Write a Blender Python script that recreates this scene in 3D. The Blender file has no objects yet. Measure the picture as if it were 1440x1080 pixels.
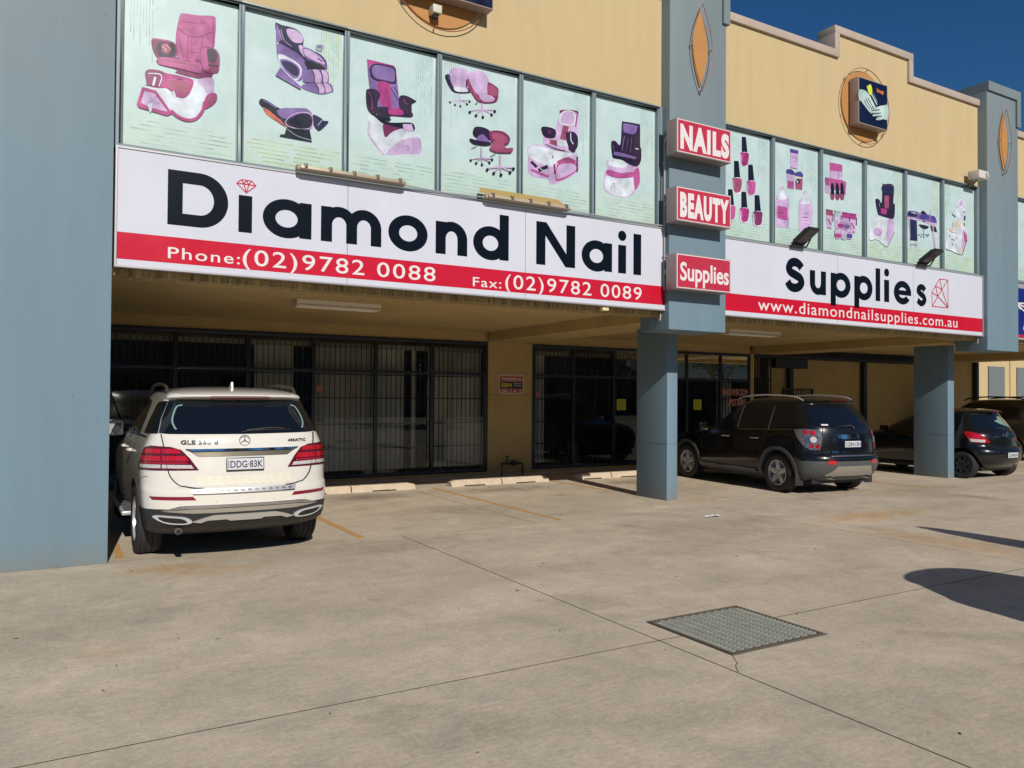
import bpy, bmesh, math, random
import numpy as np
from mathutils import Vector, Matrix

random.seed(7)
scene = bpy.context.scene
COL = scene.collection
R = math.radians

# ---------------------------------------------------------------- camera
CAM_H = 1.70
FPX, YAW, PITCH, ROLL = 1099.5, 0.53032, 0.016073, 0.0070045
cF = Vector((math.sin(YAW) * math.cos(PITCH), math.cos(YAW) * math.cos(PITCH), math.sin(PITCH)))
_r = Vector((math.cos(YAW), -math.sin(YAW), 0))
_u = _r.cross(cF)
cR = _r * math.cos(ROLL) + _u * math.sin(ROLL)
cU = -_r * math.sin(ROLL) + _u * math.cos(ROLL)
cam_data = bpy.data.cameras.new('camera')
cam_data.sensor_width = 36
cam_data.lens = FPX / 1440 * 36
cam_data.clip_end = 2000
cam = bpy.data.objects.new('camera', cam_data)
COL.objects.link(cam)
cam.matrix_world = Matrix(((cR.x, cU.x, -cF.x, 0), (cR.y, cU.y, -cF.y, 0), (cR.z, cU.z, -cF.z, CAM_H), (0, 0, 0, 1)))
scene.camera = cam

# ---------------------------------------------------------------- light
SUN = Vector((0.14, 1.0, -0.61)).normalized()      # travel direction of the light
world = bpy.data.worlds.new('World')
scene.world = world
world.use_nodes = True
wn = world.node_tree
bg = wn.nodes['Background']
sky = wn.nodes.new('ShaderNodeTexSky')
sky.sky_type = 'NISHITA'
sky.sun_disc = False
sky.sun_elevation = math.asin(-SUN.z)
sky.sun_rotation = math.atan2(-SUN.x, -SUN.y)
sky.altitude = 30
sky.air_density = 0.8
sky.dust_density = 0.0
sky.ozone_density = 4.2
hs = wn.nodes.new('ShaderNodeHueSaturation')
hs.inputs['Saturation'].default_value = 1.23
wn.links.new(sky.outputs[0], hs.inputs['Color'])
wn.links.new(hs.outputs[0], bg.inputs[0])
bg.inputs[1].default_value = 0.063
sd = bpy.data.lights.new('sun', 'SUN')
sd.energy = 4.5
sd.angle = R(0.53)
sd.color = (1.0, 0.94, 0.85)
sun = bpy.data.objects.new('sun', sd)
COL.objects.link(sun)
sun.rotation_euler = SUN.to_track_quat('-Z', 'Y').to_euler()
scene.view_settings.view_transform = 'Standard'
scene.view_settings.look = 'None'
scene.view_settings.exposure = 0.0
scene.view_settings.gamma = 1.0
scene.view_settings.use_curve_mapping = False
scene.render.engine = 'CYCLES'

# ---------------------------------------------------------------- helpers
def at(u, v, Y):
    """point of the plane y=Y seen at photo pixel (u, v): (x, z)"""
    d = cF + cR * ((u - 720) / FPX) - cU * ((v - 540) / FPX)
    t = Y / d.y
    return (d.x * t, CAM_H + d.z * t)

def srgb(r, g, b):
    f = lambda c: (c / 255 / 12.92) if c / 255 <= 0.04045 else ((c / 255 + 0.055) / 1.055) ** 2.4
    return (f(r), f(g), f(b))

MATS = {}
def mat(name, color=(.5, .5, .5), rough=.5, metal=0., coat=0., spec=.5, var=0., vscale=3., bump=0., bscale=60., stretch=(1, 1, 1), detail=7, var2=None, emit=None):
    if name in MATS:
        return MATS[name]
    m = bpy.data.materials.new(name)
    m.use_nodes = True
    nt = m.node_tree
    b = nt.nodes['Principled BSDF']
    b.inputs['Base Color'].default_value = (*color, 1)
    b.inputs['Roughness'].default_value = rough
    b.inputs['Metallic'].default_value = metal
    b.inputs['Coat Weight'].default_value = coat
    b.inputs['Coat Roughness'].default_value = .03
    b.inputs['Specular IOR Level'].default_value = spec
    if emit:
        b.inputs['Emission Color'].default_value = (*color, 1)
        b.inputs['Emission Strength'].default_value = emit
    if var or bump:
        geo = nt.nodes.new('ShaderNodeNewGeometry')
        mp = nt.nodes.new('ShaderNodeMapping')
        mp.inputs['Scale'].default_value = stretch
        nt.links.new(geo.outputs['Position'], mp.inputs[0])
    if var:
        n = nt.nodes.new('ShaderNodeTexNoise')
        n.inputs['Scale'].default_value = vscale
        n.inputs['Detail'].default_value = detail
        n.inputs['Roughness'].default_value = .62
        nt.links.new(mp.outputs[0], n.inputs['Vector'])
        rmp = nt.nodes.new('ShaderNodeValToRGB')
        c2 = var2 or tuple(c * (1 - var) for c in color)
        c3 = tuple(min(1, c * (1 + var * .6)) for c in color)
        rmp.color_ramp.elements[0].position = .32
        rmp.color_ramp.elements[1].position = .68
        rmp.color_ramp.elements[0].color = (*c2, 1)
        rmp.color_ramp.elements[1].color = (*c3, 1)
        nt.links.new(n.outputs['Fac'], rmp.inputs[0])
        nt.links.new(rmp.outputs[0], b.inputs['Base Color'])
        mr = nt.nodes.new('ShaderNodeMapRange')
        mr.inputs['To Min'].default_value = max(0, rough - .12)
        mr.inputs['To Max'].default_value = min(1, rough + .12)
        nt.links.new(n.outputs['Fac'], mr.inputs['Value'])
        nt.links.new(mr.outputs[0], b.inputs['Roughness'])
    if bump:
        n2 = nt.nodes.new('ShaderNodeTexNoise')
        n2.inputs['Scale'].default_value = bscale
        n2.inputs['Detail'].default_value = 5
        nt.links.new(mp.outputs[0], n2.inputs['Vector'])
        bp = nt.nodes.new('ShaderNodeBump')
        bp.inputs['Strength'].default_value = bump
        bp.inputs['Distance'].default_value = .01
        nt.links.new(n2.outputs['Fac'], bp.inputs['Height'])
        nt.links.new(bp.outputs[0], b.inputs['Normal'])
    MATS[name] = m
    return m

def glass_mat(name, tint, refl=.06, tr=1.0):
    if name in MATS:
        return MATS[name]
    m = bpy.data.materials.new(name)
    m.use_nodes = True
    nt = m.node_tree
    nt.nodes.remove(nt.nodes['Principled BSDF'])
    out = nt.nodes['Material Output']
    t = nt.nodes.new('ShaderNodeBsdfTransparent')
    t.inputs[0].default_value = (*tint, 1)
    g = nt.nodes.new('ShaderNodeBsdfGlossy')
    g.inputs['Roughness'].default_value = .01
    g.inputs[0].default_value = (.92, .95, .95, 1)
    fr = nt.nodes.new('ShaderNodeFresnel')
    fr.inputs[0].default_value = 1.5
    mx = nt.nodes.new('ShaderNodeMixShader')
    nt.links.new(fr.outputs[0], mx.inputs[0])
    nt.links.new(t.outputs[0], mx.inputs[1])
    nt.links.new(g.outputs[0], mx.inputs[2])
    nt.links.new(mx.outputs[0], out.inputs[0])
    MATS[name] = m
    return m

def empty(name, label=None, cat=None, group=None, kind=None, loc=(0, 0, 0), rz=0, parent=None):
    o = bpy.data.objects.new(name, None)
    COL.objects.link(o)
    o.location = loc
    o.rotation_euler = (0, 0, rz)
    o.empty_display_size = .2
    if parent:
        o.parent = parent
    tag(o, label, cat, group, kind)
    return o

def tag(o, label=None, cat=None, group=None, kind=None):
    if label: o['label'] = label
    if cat: o['category'] = cat
    if group: o['group'] = group
    if kind: o['kind'] = kind
    return o

class MB:
    """collects shapes, then becomes ONE mesh object"""
    def __init__(s):
        s.v, s.f, s.m, s.mats = [], [], [], []
    def mi(s, m):
        if m not in s.mats: s.mats.append(m)
        return s.mats.index(m)
    def poly(s, pts, m=None):
        n = len(s.v)
        s.v += [tuple(p) for p in pts]
        s.f.append(tuple(range(n, n + len(pts))))
        s.m.append(s.mi(m) if m else 0)
    def box(s, x0, x1, y0, y1, z0, z1, m=None):
        n = len(s.v)
        s.v += [(x, y, z) for z in (z0, z1) for y in (y0, y1) for x in (x0, x1)]
        k = s.mi(m) if m else 0
        for f in ((0, 2, 3, 1), (4, 5, 7, 6), (0, 1, 5, 4), (2, 6, 7, 3), (0, 4, 6, 2), (1, 3, 7, 5)):
            s.f.append(tuple(n + i for i in f)); s.m.append(k)
        return s
    def prism(s, pts, axis, a, b, m=None):
        """pts 2D; axis 'y': (x,z) pts extruded in y, 'x': (y,z), 'z': (x,y)"""
        n = len(s.v); k = s.mi(m) if m else 0; N = len(pts)
        mk = {'y': lambda p, q: (p[0], q, p[1]), 'x': lambda p, q: (q, p[0], p[1]), 'z': lambda p, q: (p[0], p[1], q)}[axis]
        s.v += [mk(p, a) for p in pts] + [mk(p, b) for p in pts]
        s.f.append(tuple(n + i for i in range(N))); s.m.append(k)
        s.f.append(tuple(n + N + i for i in reversed(range(N)))); s.m.append(k)
        for i in range(N):
            j = (i + 1) % N
            s.f.append((n + i, n + N + i, n + N + j, n + j)); s.m.append(k)
    def tube(s, pts, r, seg=8, m=None, closed=False):
        k = s.mi(m) if m else 0
        P = [Vector(p) for p in pts]; N = len(P); n = len(s.v)
        for i in range(N):
            if closed: d = P[(i + 1) % N] - P[i - 1]
            else: d = P[min(i + 1, N - 1)] - P[max(i - 1, 0)]
            d.normalize()
            a = d.cross(Vector((0, 0, 1)))
            if a.length < .1: a = d.cross(Vector((0, 1, 0)))
            a.normalize(); b = d.cross(a)
            rr = r[i] if isinstance(r, (list, tuple)) else r
            for j in range(seg):
                t = 2 * math.pi * j / seg
                s.v.append(tuple(P[i] + a * math.cos(t) * rr + b * math.sin(t) * rr))
        for i in range(N if closed else N - 1):
            i2 = (i + 1) % N
            for j in range(seg):
                j2 = (j + 1) % seg
                s.f.append((n + i * seg + j, n + i * seg + j2, n + i2 * seg + j2, n + i2 * seg + j)); s.m.append(k)
        if not closed:
            s.f.append(tuple(n + j for j in range(seg))); s.m.append(k)
            s.f.append(tuple(n + (N - 1) * seg + j for j in reversed(range(seg)))); s.m.append(k)
    def lathe(s, prof, c, axis='y', seg=32, m=None):
        """prof: (r, t) t along the axis"""
        k = s.mi(m) if m else 0; n = len(s.v); N = len(prof)
        for j in range(seg):
            t = 2 * math.pi * j / seg
            for r_, h in prof:
                a, b = r_ * math.cos(t), r_ * math.sin(t)
                s.v.append({'y': (c[0] + a, c[1] + h, c[2] + b), 'z': (c[0] + a, c[1] + b, c[2] + h), 'x': (c[0] + h, c[1] + a, c[2] + b)}[axis])
        for j in range(seg):
            j2 = (j + 1) % seg
            for i in range(N - 1):
                s.f.append((n + j * N + i, n + j * N + i + 1, n + j2 * N + i + 1, n + j2 * N + i)); s.m.append(k)
    def build(s, name, m=None, parent=None, smooth=False, bevel=0, angle=35, label=None):
        me = bpy.data.meshes.new(name)
        me.from_pydata(s.v, [], s.f)
        if m and not s.mats: s.mats = [m]
        if m and s.mats and s.mats[0] is None: s.mats[0] = m
        for q in s.mats: me.materials.append(q)
        me.polygons.foreach_set('material_index', s.m)
        bm = bmesh.new(); bm.from_mesh(me)
        bmesh.ops.recalc_face_normals(bm, faces=bm.faces)
        if bevel:
            bmesh.ops.remove_doubles(bm, verts=bm.verts, dist=1e-5)
            es = [e for e in bm.edges if len(e.link_faces) == 2 and e.calc_face_angle(0) > .5]
            bmesh.ops.bevel(bm, geom=es, offset=bevel, segments=2, affect='EDGES', profile=.6, clamp_overlap=True)
        if smooth or bevel:
            for f in bm.faces: f.smooth = True
            for e in bm.edges:
                if len(e.link_faces) == 2 and e.calc_face_angle(0) > R(angle): e.smooth = False
        bm.to_mesh(me); bm.free()
        o = bpy.data.objects.new(name, me)
        COL.objects.link(o)
        if parent: o.parent = parent
        if label: o['label'] = label
        return o

def box(name, m, parent, *a, bevel=0, label=None):
    b = MB(); b.box(*a); return b.build(name, m, parent, bevel=bevel, label=label)

def catmull(pts, n=6, closed=False):
    out = []; N = len(pts); P = [Vector(p) for p in pts]
    for i in range(N if closed else N - 1):
        if closed: a, b, c, d = P[i - 1], P[i], P[(i + 1) % N], P[(i + 2) % N]
        else: a, b, c, d = P[max(i - 1, 0)], P[i], P[i + 1], P[min(i + 2, N - 1)]
        for k in range(n):
            t = k / n
            out.append(tuple(.5 * ((2 * b) + (c - a) * t + (2 * a - 5 * b + 4 * c - d) * t * t + (3 * b - a - 3 * c + d) * t ** 3)))
    if not closed: out.append(tuple(P[-1]))
    return out

def ribbon2d(path, w):
    """2D centreline -> outline polygon quads"""
    P = [Vector(p) for p in path]; L, Rr = [], []
    for i in range(len(P)):
        d = (P[min(i + 1, len(P) - 1)] - P[max(i - 1, 0)]).normalized()
        nrm = Vector((-d.y, d.x)); ww = w[i] if isinstance(w, (list, tuple)) else w
        L.append(P[i] + nrm * ww / 2); Rr.append(P[i] - nrm * ww / 2)
    return [(L[i], L[i + 1], Rr[i + 1], Rr[i]) for i in range(len(P) - 1)]

_capH = {}
def text_object(name, body, m, parent, x0, x1, base, cap, Y=0, off=0., extr=.0008, fitw=True, space=1., matrix=None):
    """lettering in the x-z plane at y=Y facing -y; cap = capital height, stretched to x0..x1"""
    cu = bpy.data.curves.new(name, 'FONT')
    cu.body = body; cu.size = 1; cu.offset = off; cu.resolution_u = 4; cu.space_character = space
    cu.fill_mode = 'BOTH'; cu.extrude = extr / cap
    ob = bpy.data.objects.new(name, cu); COL.objects.link(ob)
    dg = bpy.context.evaluated_depsgraph_get()
    me = bpy.data.meshes.new_from_object(ob.evaluated_get(dg), preserve_all_data_layers=False, depsgraph=dg)
    bpy.data.objects.remove(ob); bpy.data.curves.remove(cu)
    xs = [v.co.x for v in me.vertices]; mn, mxx = min(xs), max(xs)
    CH = .729
    sc = cap / CH; sx = (x1 - x0) / (mxx - mn)
    for v in me.vertices:
        x, z, e = v.co.x, v.co.y, v.co.z
        v.co = Vector((x0 + (x - mn) * sx, -e * sc, base + z * sc))
    me.materials.clear(); me.materials.append(m)
    o = bpy.data.objects.new(name, me); COL.objects.link(o)
    if matrix is not None:
        me.transform(matrix)
    else:
        me.transform(Matrix.Translation((0, Y, 0)))
    if parent: o.parent = parent
    return o

def copy_tree(o, parent=None):
    c = o.copy(); COL.objects.link(c); c.parent = parent
    for ch in o.children: copy_tree(ch, c)
    return c

# ---------------------------------------------------------------- materials
tan = mat('tan_render', srgb(184, 164, 124), .85, var=.045, vscale=2.2, stretch=(2.5, 2.5, .25), bump=.12, bscale=90)
tan_shade = mat('tan_masonry', srgb(180, 157, 106), .88, var=.1, vscale=1.8, bump=.15, bscale=60)
soffit_m = mat('soffit_paint', srgb(182, 158, 110), .85, var=.12, vscale=.9, bump=.04, bscale=12)
coping_m = mat('coping_metal', srgb(170, 155, 142), .5, var=.08, vscale=2)
frame_m = mat('blue_grey_aluminium', srgb(112, 128, 134), .4, var=.06, vscale=3)
dframe_m = mat('navy_aluminium', srgb(26, 38, 54), .35)
black_m = mat('black_satin', (.012, .012, .014), .45)
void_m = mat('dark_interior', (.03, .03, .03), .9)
orange_m = mat('ochre_paint', srgb(172, 122, 66), .7, var=.08, vscale=5)
grate_m = mat('weathered_zinc', srgb(142, 145, 134), .6, .1, var=.15, vscale=10)
drip_m = mat('streaked_paint', srgb(160, 138, 92), .85, var=.75, vscale=6, stretch=(5, 1, .4))
steel_m = mat('galvanised_steel', srgb(130, 130, 124), .5, .7, var=.2, vscale=12)
signwhite = mat('sign_acrylic', srgb(196, 198, 209), .24, coat=.3, var=.035, vscale=1.6, stretch=(1, 1, .5))
signred = mat('sign_red', srgb(186, 18, 44), .24, coat=.25, var=.06, vscale=1.5)
ink = mat('sign_black', srgb(10, 15, 24), .25, spec=.25)
white_m = mat('white_vinyl', srgb(212, 206, 206), .3)

def blue_paint():
    m = bpy.data.materials.new('blue_render_paint'); m.use_nodes = True
    nt = m.node_tree; b = nt.nodes['Principled BSDF']; L = nt.links.new
    geo = nt.nodes.new('ShaderNodeNewGeometry')
    mp = nt.nodes.new('ShaderNodeMapping'); mp.inputs['Scale'].default_value = (1.3, 1.3, .10)
    L(geo.outputs['Position'], mp.inputs[0])
    n = nt.nodes.new('ShaderNodeTexNoise'); n.inputs['Scale'].default_value = 2.4; n.inputs['Detail'].default_value = 8
    L(mp.outputs[0], n.inputs['Vector'])
    sep = nt.nodes.new('ShaderNodeSeparateXYZ'); L(geo.outputs['Position'], sep.inputs[0])
    n3 = nt.nodes.new('ShaderNodeTexNoise'); n3.inputs['Scale'].default_value = 1.3; n3.inputs['Detail'].default_value = 4
    L(geo.outputs['Position'], n3.inputs['Vector'])
    ad = nt.nodes.new('ShaderNodeMath'); ad.operation = 'MULTIPLY_ADD'
    L(n3.outputs['Fac'], ad.inputs[0]); ad.inputs[1].default_value = 1.6; L(sep.outputs['Z'], ad.inputs[2])
    mr = nt.nodes.new('ShaderNodeMapRange'); mr.inputs['From Min'].default_value = 4.2; mr.inputs['From Max'].default_value = 7.4
    L(ad.outputs[0], mr.inputs['Value'])
    mx = nt.nodes.new('ShaderNodeMix'); mx.data_type = 'RGBA'
    mx.inputs['A'].default_value = (*srgb(104, 128, 142), 1); mx.inputs['B'].default_value = (*srgb(110, 122, 126), 1)
    L(mr.outputs[0], mx.inputs['Factor'])
    mx2 = nt.nodes.new('ShaderNodeMix'); mx2.data_type = 'RGBA'; mx2.blend_type = 'MULTIPLY'
    rp = nt.nodes.new('ShaderNodeValToRGB')
    rp.color_ramp.elements[0].position = .3; rp.color_ramp.elements[0].color = (.92, .92, .92, 1)
    rp.color_ramp.elements[1].position = .7; rp.color_ramp.elements[1].color = (1.04, 1.04, 1.04, 1)
    L(n.outputs['Fac'], rp.inputs[0]); mx2.inputs['Factor'].default_value = 1
    L(mx.outputs['Result'], mx2.inputs['A']); L(rp.outputs[0], mx2.inputs['B'])
    # splash dirt and scuffs near the ground
    dz = nt.nodes.new('ShaderNodeMath'); dz.operation = 'MULTIPLY_ADD'
    n4 = nt.nodes.new('ShaderNodeTexNoise'); n4.inputs['Scale'].default_value = 5; n4.inputs['Detail'].default_value = 8; n4.inputs['Roughness'].default_value = .7
    L(geo.outputs['Position'], n4.inputs['Vector'])
    L(n4.outputs['Fac'], dz.inputs[0]); dz.inputs[1].default_value = .55; L(sep.outputs['Z'], dz.inputs[2])
    dr = nt.nodes.new('ShaderNodeMapRange'); dr.inputs['From Min'].default_value = .18; dr.inputs['From Max'].default_value = .55
    dr.inputs['To Min'].default_value = .6; dr.inputs['To Max'].default_value = 0; L(dz.outputs[0], dr.inputs['Value'])
    mx3 = nt.nodes.new('ShaderNodeMix'); mx3.data_type = 'RGBA'; L(dr.outputs[0], mx3.inputs['Factor'])
    L(mx2.outputs['Result'], mx3.inputs['A']); mx3.inputs['B'].default_value = (*srgb(120, 112, 98), 1)
    n5 = nt.nodes.new('ShaderNodeTexNoise'); n5.inputs['Scale'].default_value = 11; n5.inputs['Detail'].default_value = 3
    L(geo.outputs['Position'], n5.inputs['Vector'])
    sp = nt.nodes.new('ShaderNodeValToRGB'); sp.color_ramp.elements[0].position = .70; sp.color_ramp.elements[0].color = (0, 0, 0, 1)
    sp.color_ramp.elements[1].position = .73; sp.color_ramp.elements[1].color = (.45, .45, .45, 1)
    L(n5.outputs['Fac'], sp.inputs[0])
    mx4 = nt.nodes.new('ShaderNodeMix'); mx4.data_type = 'RGBA'; L(sp.outputs[0], mx4.inputs['Factor'])
    L(mx3.outputs['Result'], mx4.inputs['A']); mx4.inputs['B'].default_value = (*srgb(62, 70, 76), 1)
    L(mx4.outputs['Result'], b.inputs['Base Color'])
    b.inputs['Roughness'].default_value = .62
    n2 = nt.nodes.new('ShaderNodeTexNoise'); n2.inputs['Scale'].default_value = 45; n2.inputs['Detail'].default_value = 5
    L(geo.outputs['Position'], n2.inputs['Vector'])
    bp = nt.nodes.new('ShaderNodeBump'); bp.inputs['Strength'].default_value = .12; bp.inputs['Distance'].default_value = .01
    L(n2.outputs['Fac'], bp.inputs['Height']); L(bp.outputs[0], b.inputs['Normal'])
    return m
blue = blue_paint()

def concrete():
    m = bpy.data.materials.new('concrete_paving'); m.use_nodes = True
    nt = m.node_tree; b = nt.nodes['Principled BSDF']; L = nt.links.new
    geo = nt.nodes.new('ShaderNodeNewGeometry')
    def noise(scale, det=6, rough=.6, vec=None, dist=0.):
        n = nt.nodes.new('ShaderNodeTexNoise'); n.inputs['Scale'].default_value = scale
        n.inputs['Detail'].default_value = det; n.inputs['Roughness'].default_value = rough; n.inputs['Distortion'].default_value = dist
        L(vec or geo.outputs['Position'], n.inputs['Vector']); return n.outputs['Fac']
    def ramp(fac, p0, c0, p1, c1):
        r = nt.nodes.new('ShaderNodeValToRGB'); e = r.color_ramp.elements
        e[0].position = p0; e[0].color = (*c0, 1); e[1].position = p1; e[1].color = (*c1, 1)
        L(fac, r.inputs[0]); return r.outputs[0]
    def mul(a, c, f=1., mode='MULTIPLY'):
        x = nt.nodes.new('ShaderNodeMix'); x.data_type = 'RGBA'; x.blend_type = mode
        if isinstance(f, float): x.inputs['Factor'].default_value = f
        else: L(f, x.inputs['Factor'])
        L(a, x.inputs['A'])
        if isinstance(c, tuple): x.inputs['B'].default_value = (*c, 1)
        else: L(c, x.inputs['B'])
        return x.outputs['Result']
    mp = nt.nodes.new('ShaderNodeMapping'); mp.inputs['Scale'].default_value = (.8, 1.5, 1); mp.inputs['Rotation'].default_value = (0, 0, .5)
    L(geo.outputs['Position'], mp.inputs[0])
    base = ramp(noise(.45, 8, .62, mp.outputs[0], .6), .3, srgb(180, 167, 146), .7, srgb(212, 197, 177))
    c = mul(base, ramp(noise(2.3, 8, .7, None, .8), .32, (.84, .85, .86), .66, (1.07, 1.06, 1.04)))
    c = mul(c, ramp(noise(9, 8, .72, None, 1.2), .34, (.90, .91, .91), .64, (1.05, 1.04, 1.03)))
    c = mul(c, ramp(noise(34, 6, .75), .36, (.84, .84, .84), .62, (1.08, 1.08, 1.08)))
    mps = nt.nodes.new('ShaderNodeMapping'); mps.inputs['Scale'].default_value = (1.2, 9, 1); mps.inputs['Rotation'].default_value = (0, 0, .25)
    L(geo.outputs['Position'], mps.inputs[0])
    c = mul(c, ramp(noise(3.2, 7, .7, mps.outputs[0], .5), .3, (.9, .9, .9), .7, (1.05, 1.05, 1.05)))
    c = mul(c, ramp(noise(210, 3, .8), .4, (.8, .8, .8), .58, (1.08, 1.08, 1.08)))
    # dark tyre and oil patches
    c = mul(c, (.62, .6, .58), ramp(noise(.85, 5, .55, None, .4), .6, (0, 0, 0), .76, (.75, .75, .75)))
    # rusty ochre stains
    c = mul(c, (1.0, .74, .45), ramp(noise(.33, 4, .5, mp.outputs[0]), .63, (0, 0, 0), .74, (.7, .7, .7)))
    def stain(c, x, y, rx, ry, col, amt, ns=4.):
        mpp = nt.nodes.new('ShaderNodeMapping'); mpp.vector_type = 'TEXTURE'
        mpp.inputs['Location'].default_value = (x, y, 0); mpp.inputs['Scale'].default_value = (rx, ry, 1)
        L(geo.outputs['Position'], mpp.inputs[0])
        ln = nt.nodes.new('ShaderNodeVectorMath'); ln.operation = 'LENGTH'; L(mpp.outputs[0], ln.inputs[0])
        ad = nt.nodes.new('ShaderNodeMath'); ad.operation = 'MULTIPLY_ADD'
        L(noise(ns, 6, .65), ad.inputs[0]); ad.inputs[1].default_value = 1.9; L(ln.outputs['Value'], ad.inputs[2])
        return mul(c, col, ramp(ad.outputs[0], .95, (amt, amt, amt), 1.0, (amt, amt, amt)) if False else rr(ad.outputs[0], amt))
    def rr(v, amt):
        m_ = nt.nodes.new('ShaderNodeMapRange'); m_.inputs['From Min'].default_value = 1.0; m_.inputs['From Max'].default_value = 2.0
        m_.inputs['To Min'].default_value = amt; m_.inputs['To Max'].default_value = 0; L(v, m_.inputs['Value']); return m_.outputs[0]
    for (x, y, rx, ry, col, amt) in ((4.5, 12.5, .8, .5, (.45, .42, .40), .8), (7.2, 12.4, 1.0, .5, (.45, .42, .40), .75), (5.0, 10.6, 1.2, .5, (.6, .58, .56), .5), (10.0, 12.4, .8, .5, (.5, .48, .45), .7),
                                     (10.3, 7.2, 1.4, .45, (1, .72, .40), .75), (9.2, 5.4, .5, 1.6, (1, .76, .48), .6), (3.6, 8.3, 1.4, .5, (.66, .65, .66), .5), (1.0, 8.3, .5, .25, (1, .7, .42), .7), (.2, 6.6, 1.6, .9, (.74, .73, .72), .6), (9.3, 9.7, .9, .3, (1, .8, .58), .6)):
        c = stain(c, x, y, rx, ry, col, amt)
    # hair cracks and dark specks
    v = nt.nodes.new('ShaderNodeTexVoronoi'); v.inputs['Scale'].default_value = 7.5
    L(geo.outputs['Position'], v.inputs['Vector'])
    c = mul(c, ramp(v.outputs['Distance'], .02, (.35, .3, .25), .045, (1, 1, 1)), ramp(noise(1.7, 2), .56, (0, 0, 0), .6, (1, 1, 1)))
    L(c, b.inputs['Base Color'])
    b.inputs['Roughness'].default_value = .86
    b.inputs['Specular IOR Level'].default_value = .3
    bp = nt.nodes.new('ShaderNodeBump'); bp.inputs['Strength'].default_value = .35; bp.inputs['Distance'].default_value = .006
    L(noise(120, 5, .7), bp.inputs['Height']); L(bp.outputs[0], b.inputs['Normal'])
    return m
conc = concrete()
joint_m = mat('joint_filler', srgb(34, 29, 25), .95, spec=.1)
kerb_m = mat('precast_concrete', srgb(186, 170, 148), .85, var=.16, vscale=7, bump=.3, bscale=70)

# ---------------------------------------------------------------- ground
ground = MB()
zg = -.0006       # joint filler shows in the gaps between the slabs; open over the drain pit
for (x0_, x1_, y0_, y1_) in ((-700, 3.89, -700, 900), (4.85, 900, -700, 900), (3.89, 4.85, -700, 3.73), (3.89, 4.85, 4.62, 900)):
    ground.poly([(x0_, y0_, zg), (x1_, y0_, zg), (x1_, y1_, zg), (x0_, y1_, zg)])
ground = ground.build('ground', joint_m)
tag(ground, kind='structure')
outer = mat('far_asphalt', (.09, .085, .08), .9, var=.2, vscale=.5)
def slab(x0, x1, y0, y1, m=conc):
    g = .0055
    box('concrete_slab', m, ground, x0 + g, x1 - g, y0 + g, y1 - g, -.06, 0)
def notched_slab(pts):
    b = MB(); b.prism(pts, 'z', -.06, 0); b.build('concrete_slab', conc, ground)
xs = [-11.4, -6.3, -1.2, 3.68, 8.82, 13.9, 19.0, 24.1]
ys = [-9.3, -4.9, -.35, 4.22, 8.89]
g = .0055
for i in range(len(xs) - 1):
    for j in range(len(ys) - 1):
        if (xs[i], ys[j]) == (3.68, -.35):      # the two slabs cut out round the grate
            notched_slab([(3.68 + g, -.35 + g), (8.82 - g, -.35 + g), (8.82 - g, 4.22 - g), (4.85, 4.22 - g), (4.85, 3.73), (3.89, 3.73), (3.89, 4.22 - g), (3.68 + g, 4.22 - g)]); continue
        if (xs[i], ys[j]) == (3.68, 4.22):
            notched_slab([(3.68 + g, 4.22 + g), (3.89, 4.22 + g), (3.89, 4.62), (4.85, 4.62), (4.85, 4.22 + g), (8.82 - g, 4.22 + g), (8.82 - g, 8.89 - g), (3.68 + g, 8.89 - g)]); continue
        slab(xs[i], xs[i + 1], ys[j], ys[j + 1])
for a, b_ in ((-6.5, .5), (.5, 5.62), (5.62, 9.9), (9.9, 14.2), (14.2, 18.6), (18.6, 24.1), (24.1, 30)):
    slab(a, b_, 8.89, 15.0)
for (a, b_, c, d) in ((-60, -11.4, -9.3, 14), (24.1, 80, -9.3, 8.89), (30, 80, 8.89, 60), (-60, 80, -30, -9.3)):
    slab(a, b_, c, d)
sheet = MB(); sheet.poly([(-300, -300, .004), (400, -300, .004), (400, -30, .004), (-300, -30, .004)])
tag(sheet.build('road', outer), kind='structure')

# faded bay lines
def worn_paint():
    m = bpy.data.materials.new('worn_yellow_paint'); m.use_nodes = True
    nt = m.node_tree; b = nt.nodes['Principled BSDF']; L = nt.links.new
    geo = nt.nodes.new('ShaderNodeNewGeometry')
    n = nt.nodes.new('ShaderNodeTexNoise'); n.inputs['Scale'].default_value = 9; n.inputs['Detail'].default_value = 8; n.inputs['Roughness'].default_value = .7
    L(geo.outputs['Position'], n.inputs['Vector'])
    r = nt.nodes.new('ShaderNodeValToRGB'); e = r.color_ramp.elements
    e[0].position = .4; e[0].color = (*srgb(200, 146, 58), 1); e[1].position = .62; e[1].color = (*srgb(168, 146, 116), 1)
    L(n.outputs['Fac'], r.inputs[0]); L(r.outputs[0], b.inputs['Base Color']); b.inputs['Roughness'].default_value = .8
    return m
wp = worn_paint()
for (x, y0, y1) in ((3.2, 8.95, 13.0), (6.07, 8.95, 13.2), (.62, 9.0, 10.4), (8.72, 11.3, 13.2), (14.6, 8.95, 12.5)):
    b = MB(); N = 14
    for i in range(N):
        ya, yb = y0 + (y1 - y0) * i / N, y0 + (y1 - y0) * (i + 1) / N
        b.box(x - .04 + random.uniform(-.006, .006), x + .04 + random.uniform(-.006, .006), ya, yb, .0005, .004)
    b.build('painted_line', wp, ground)

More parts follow.
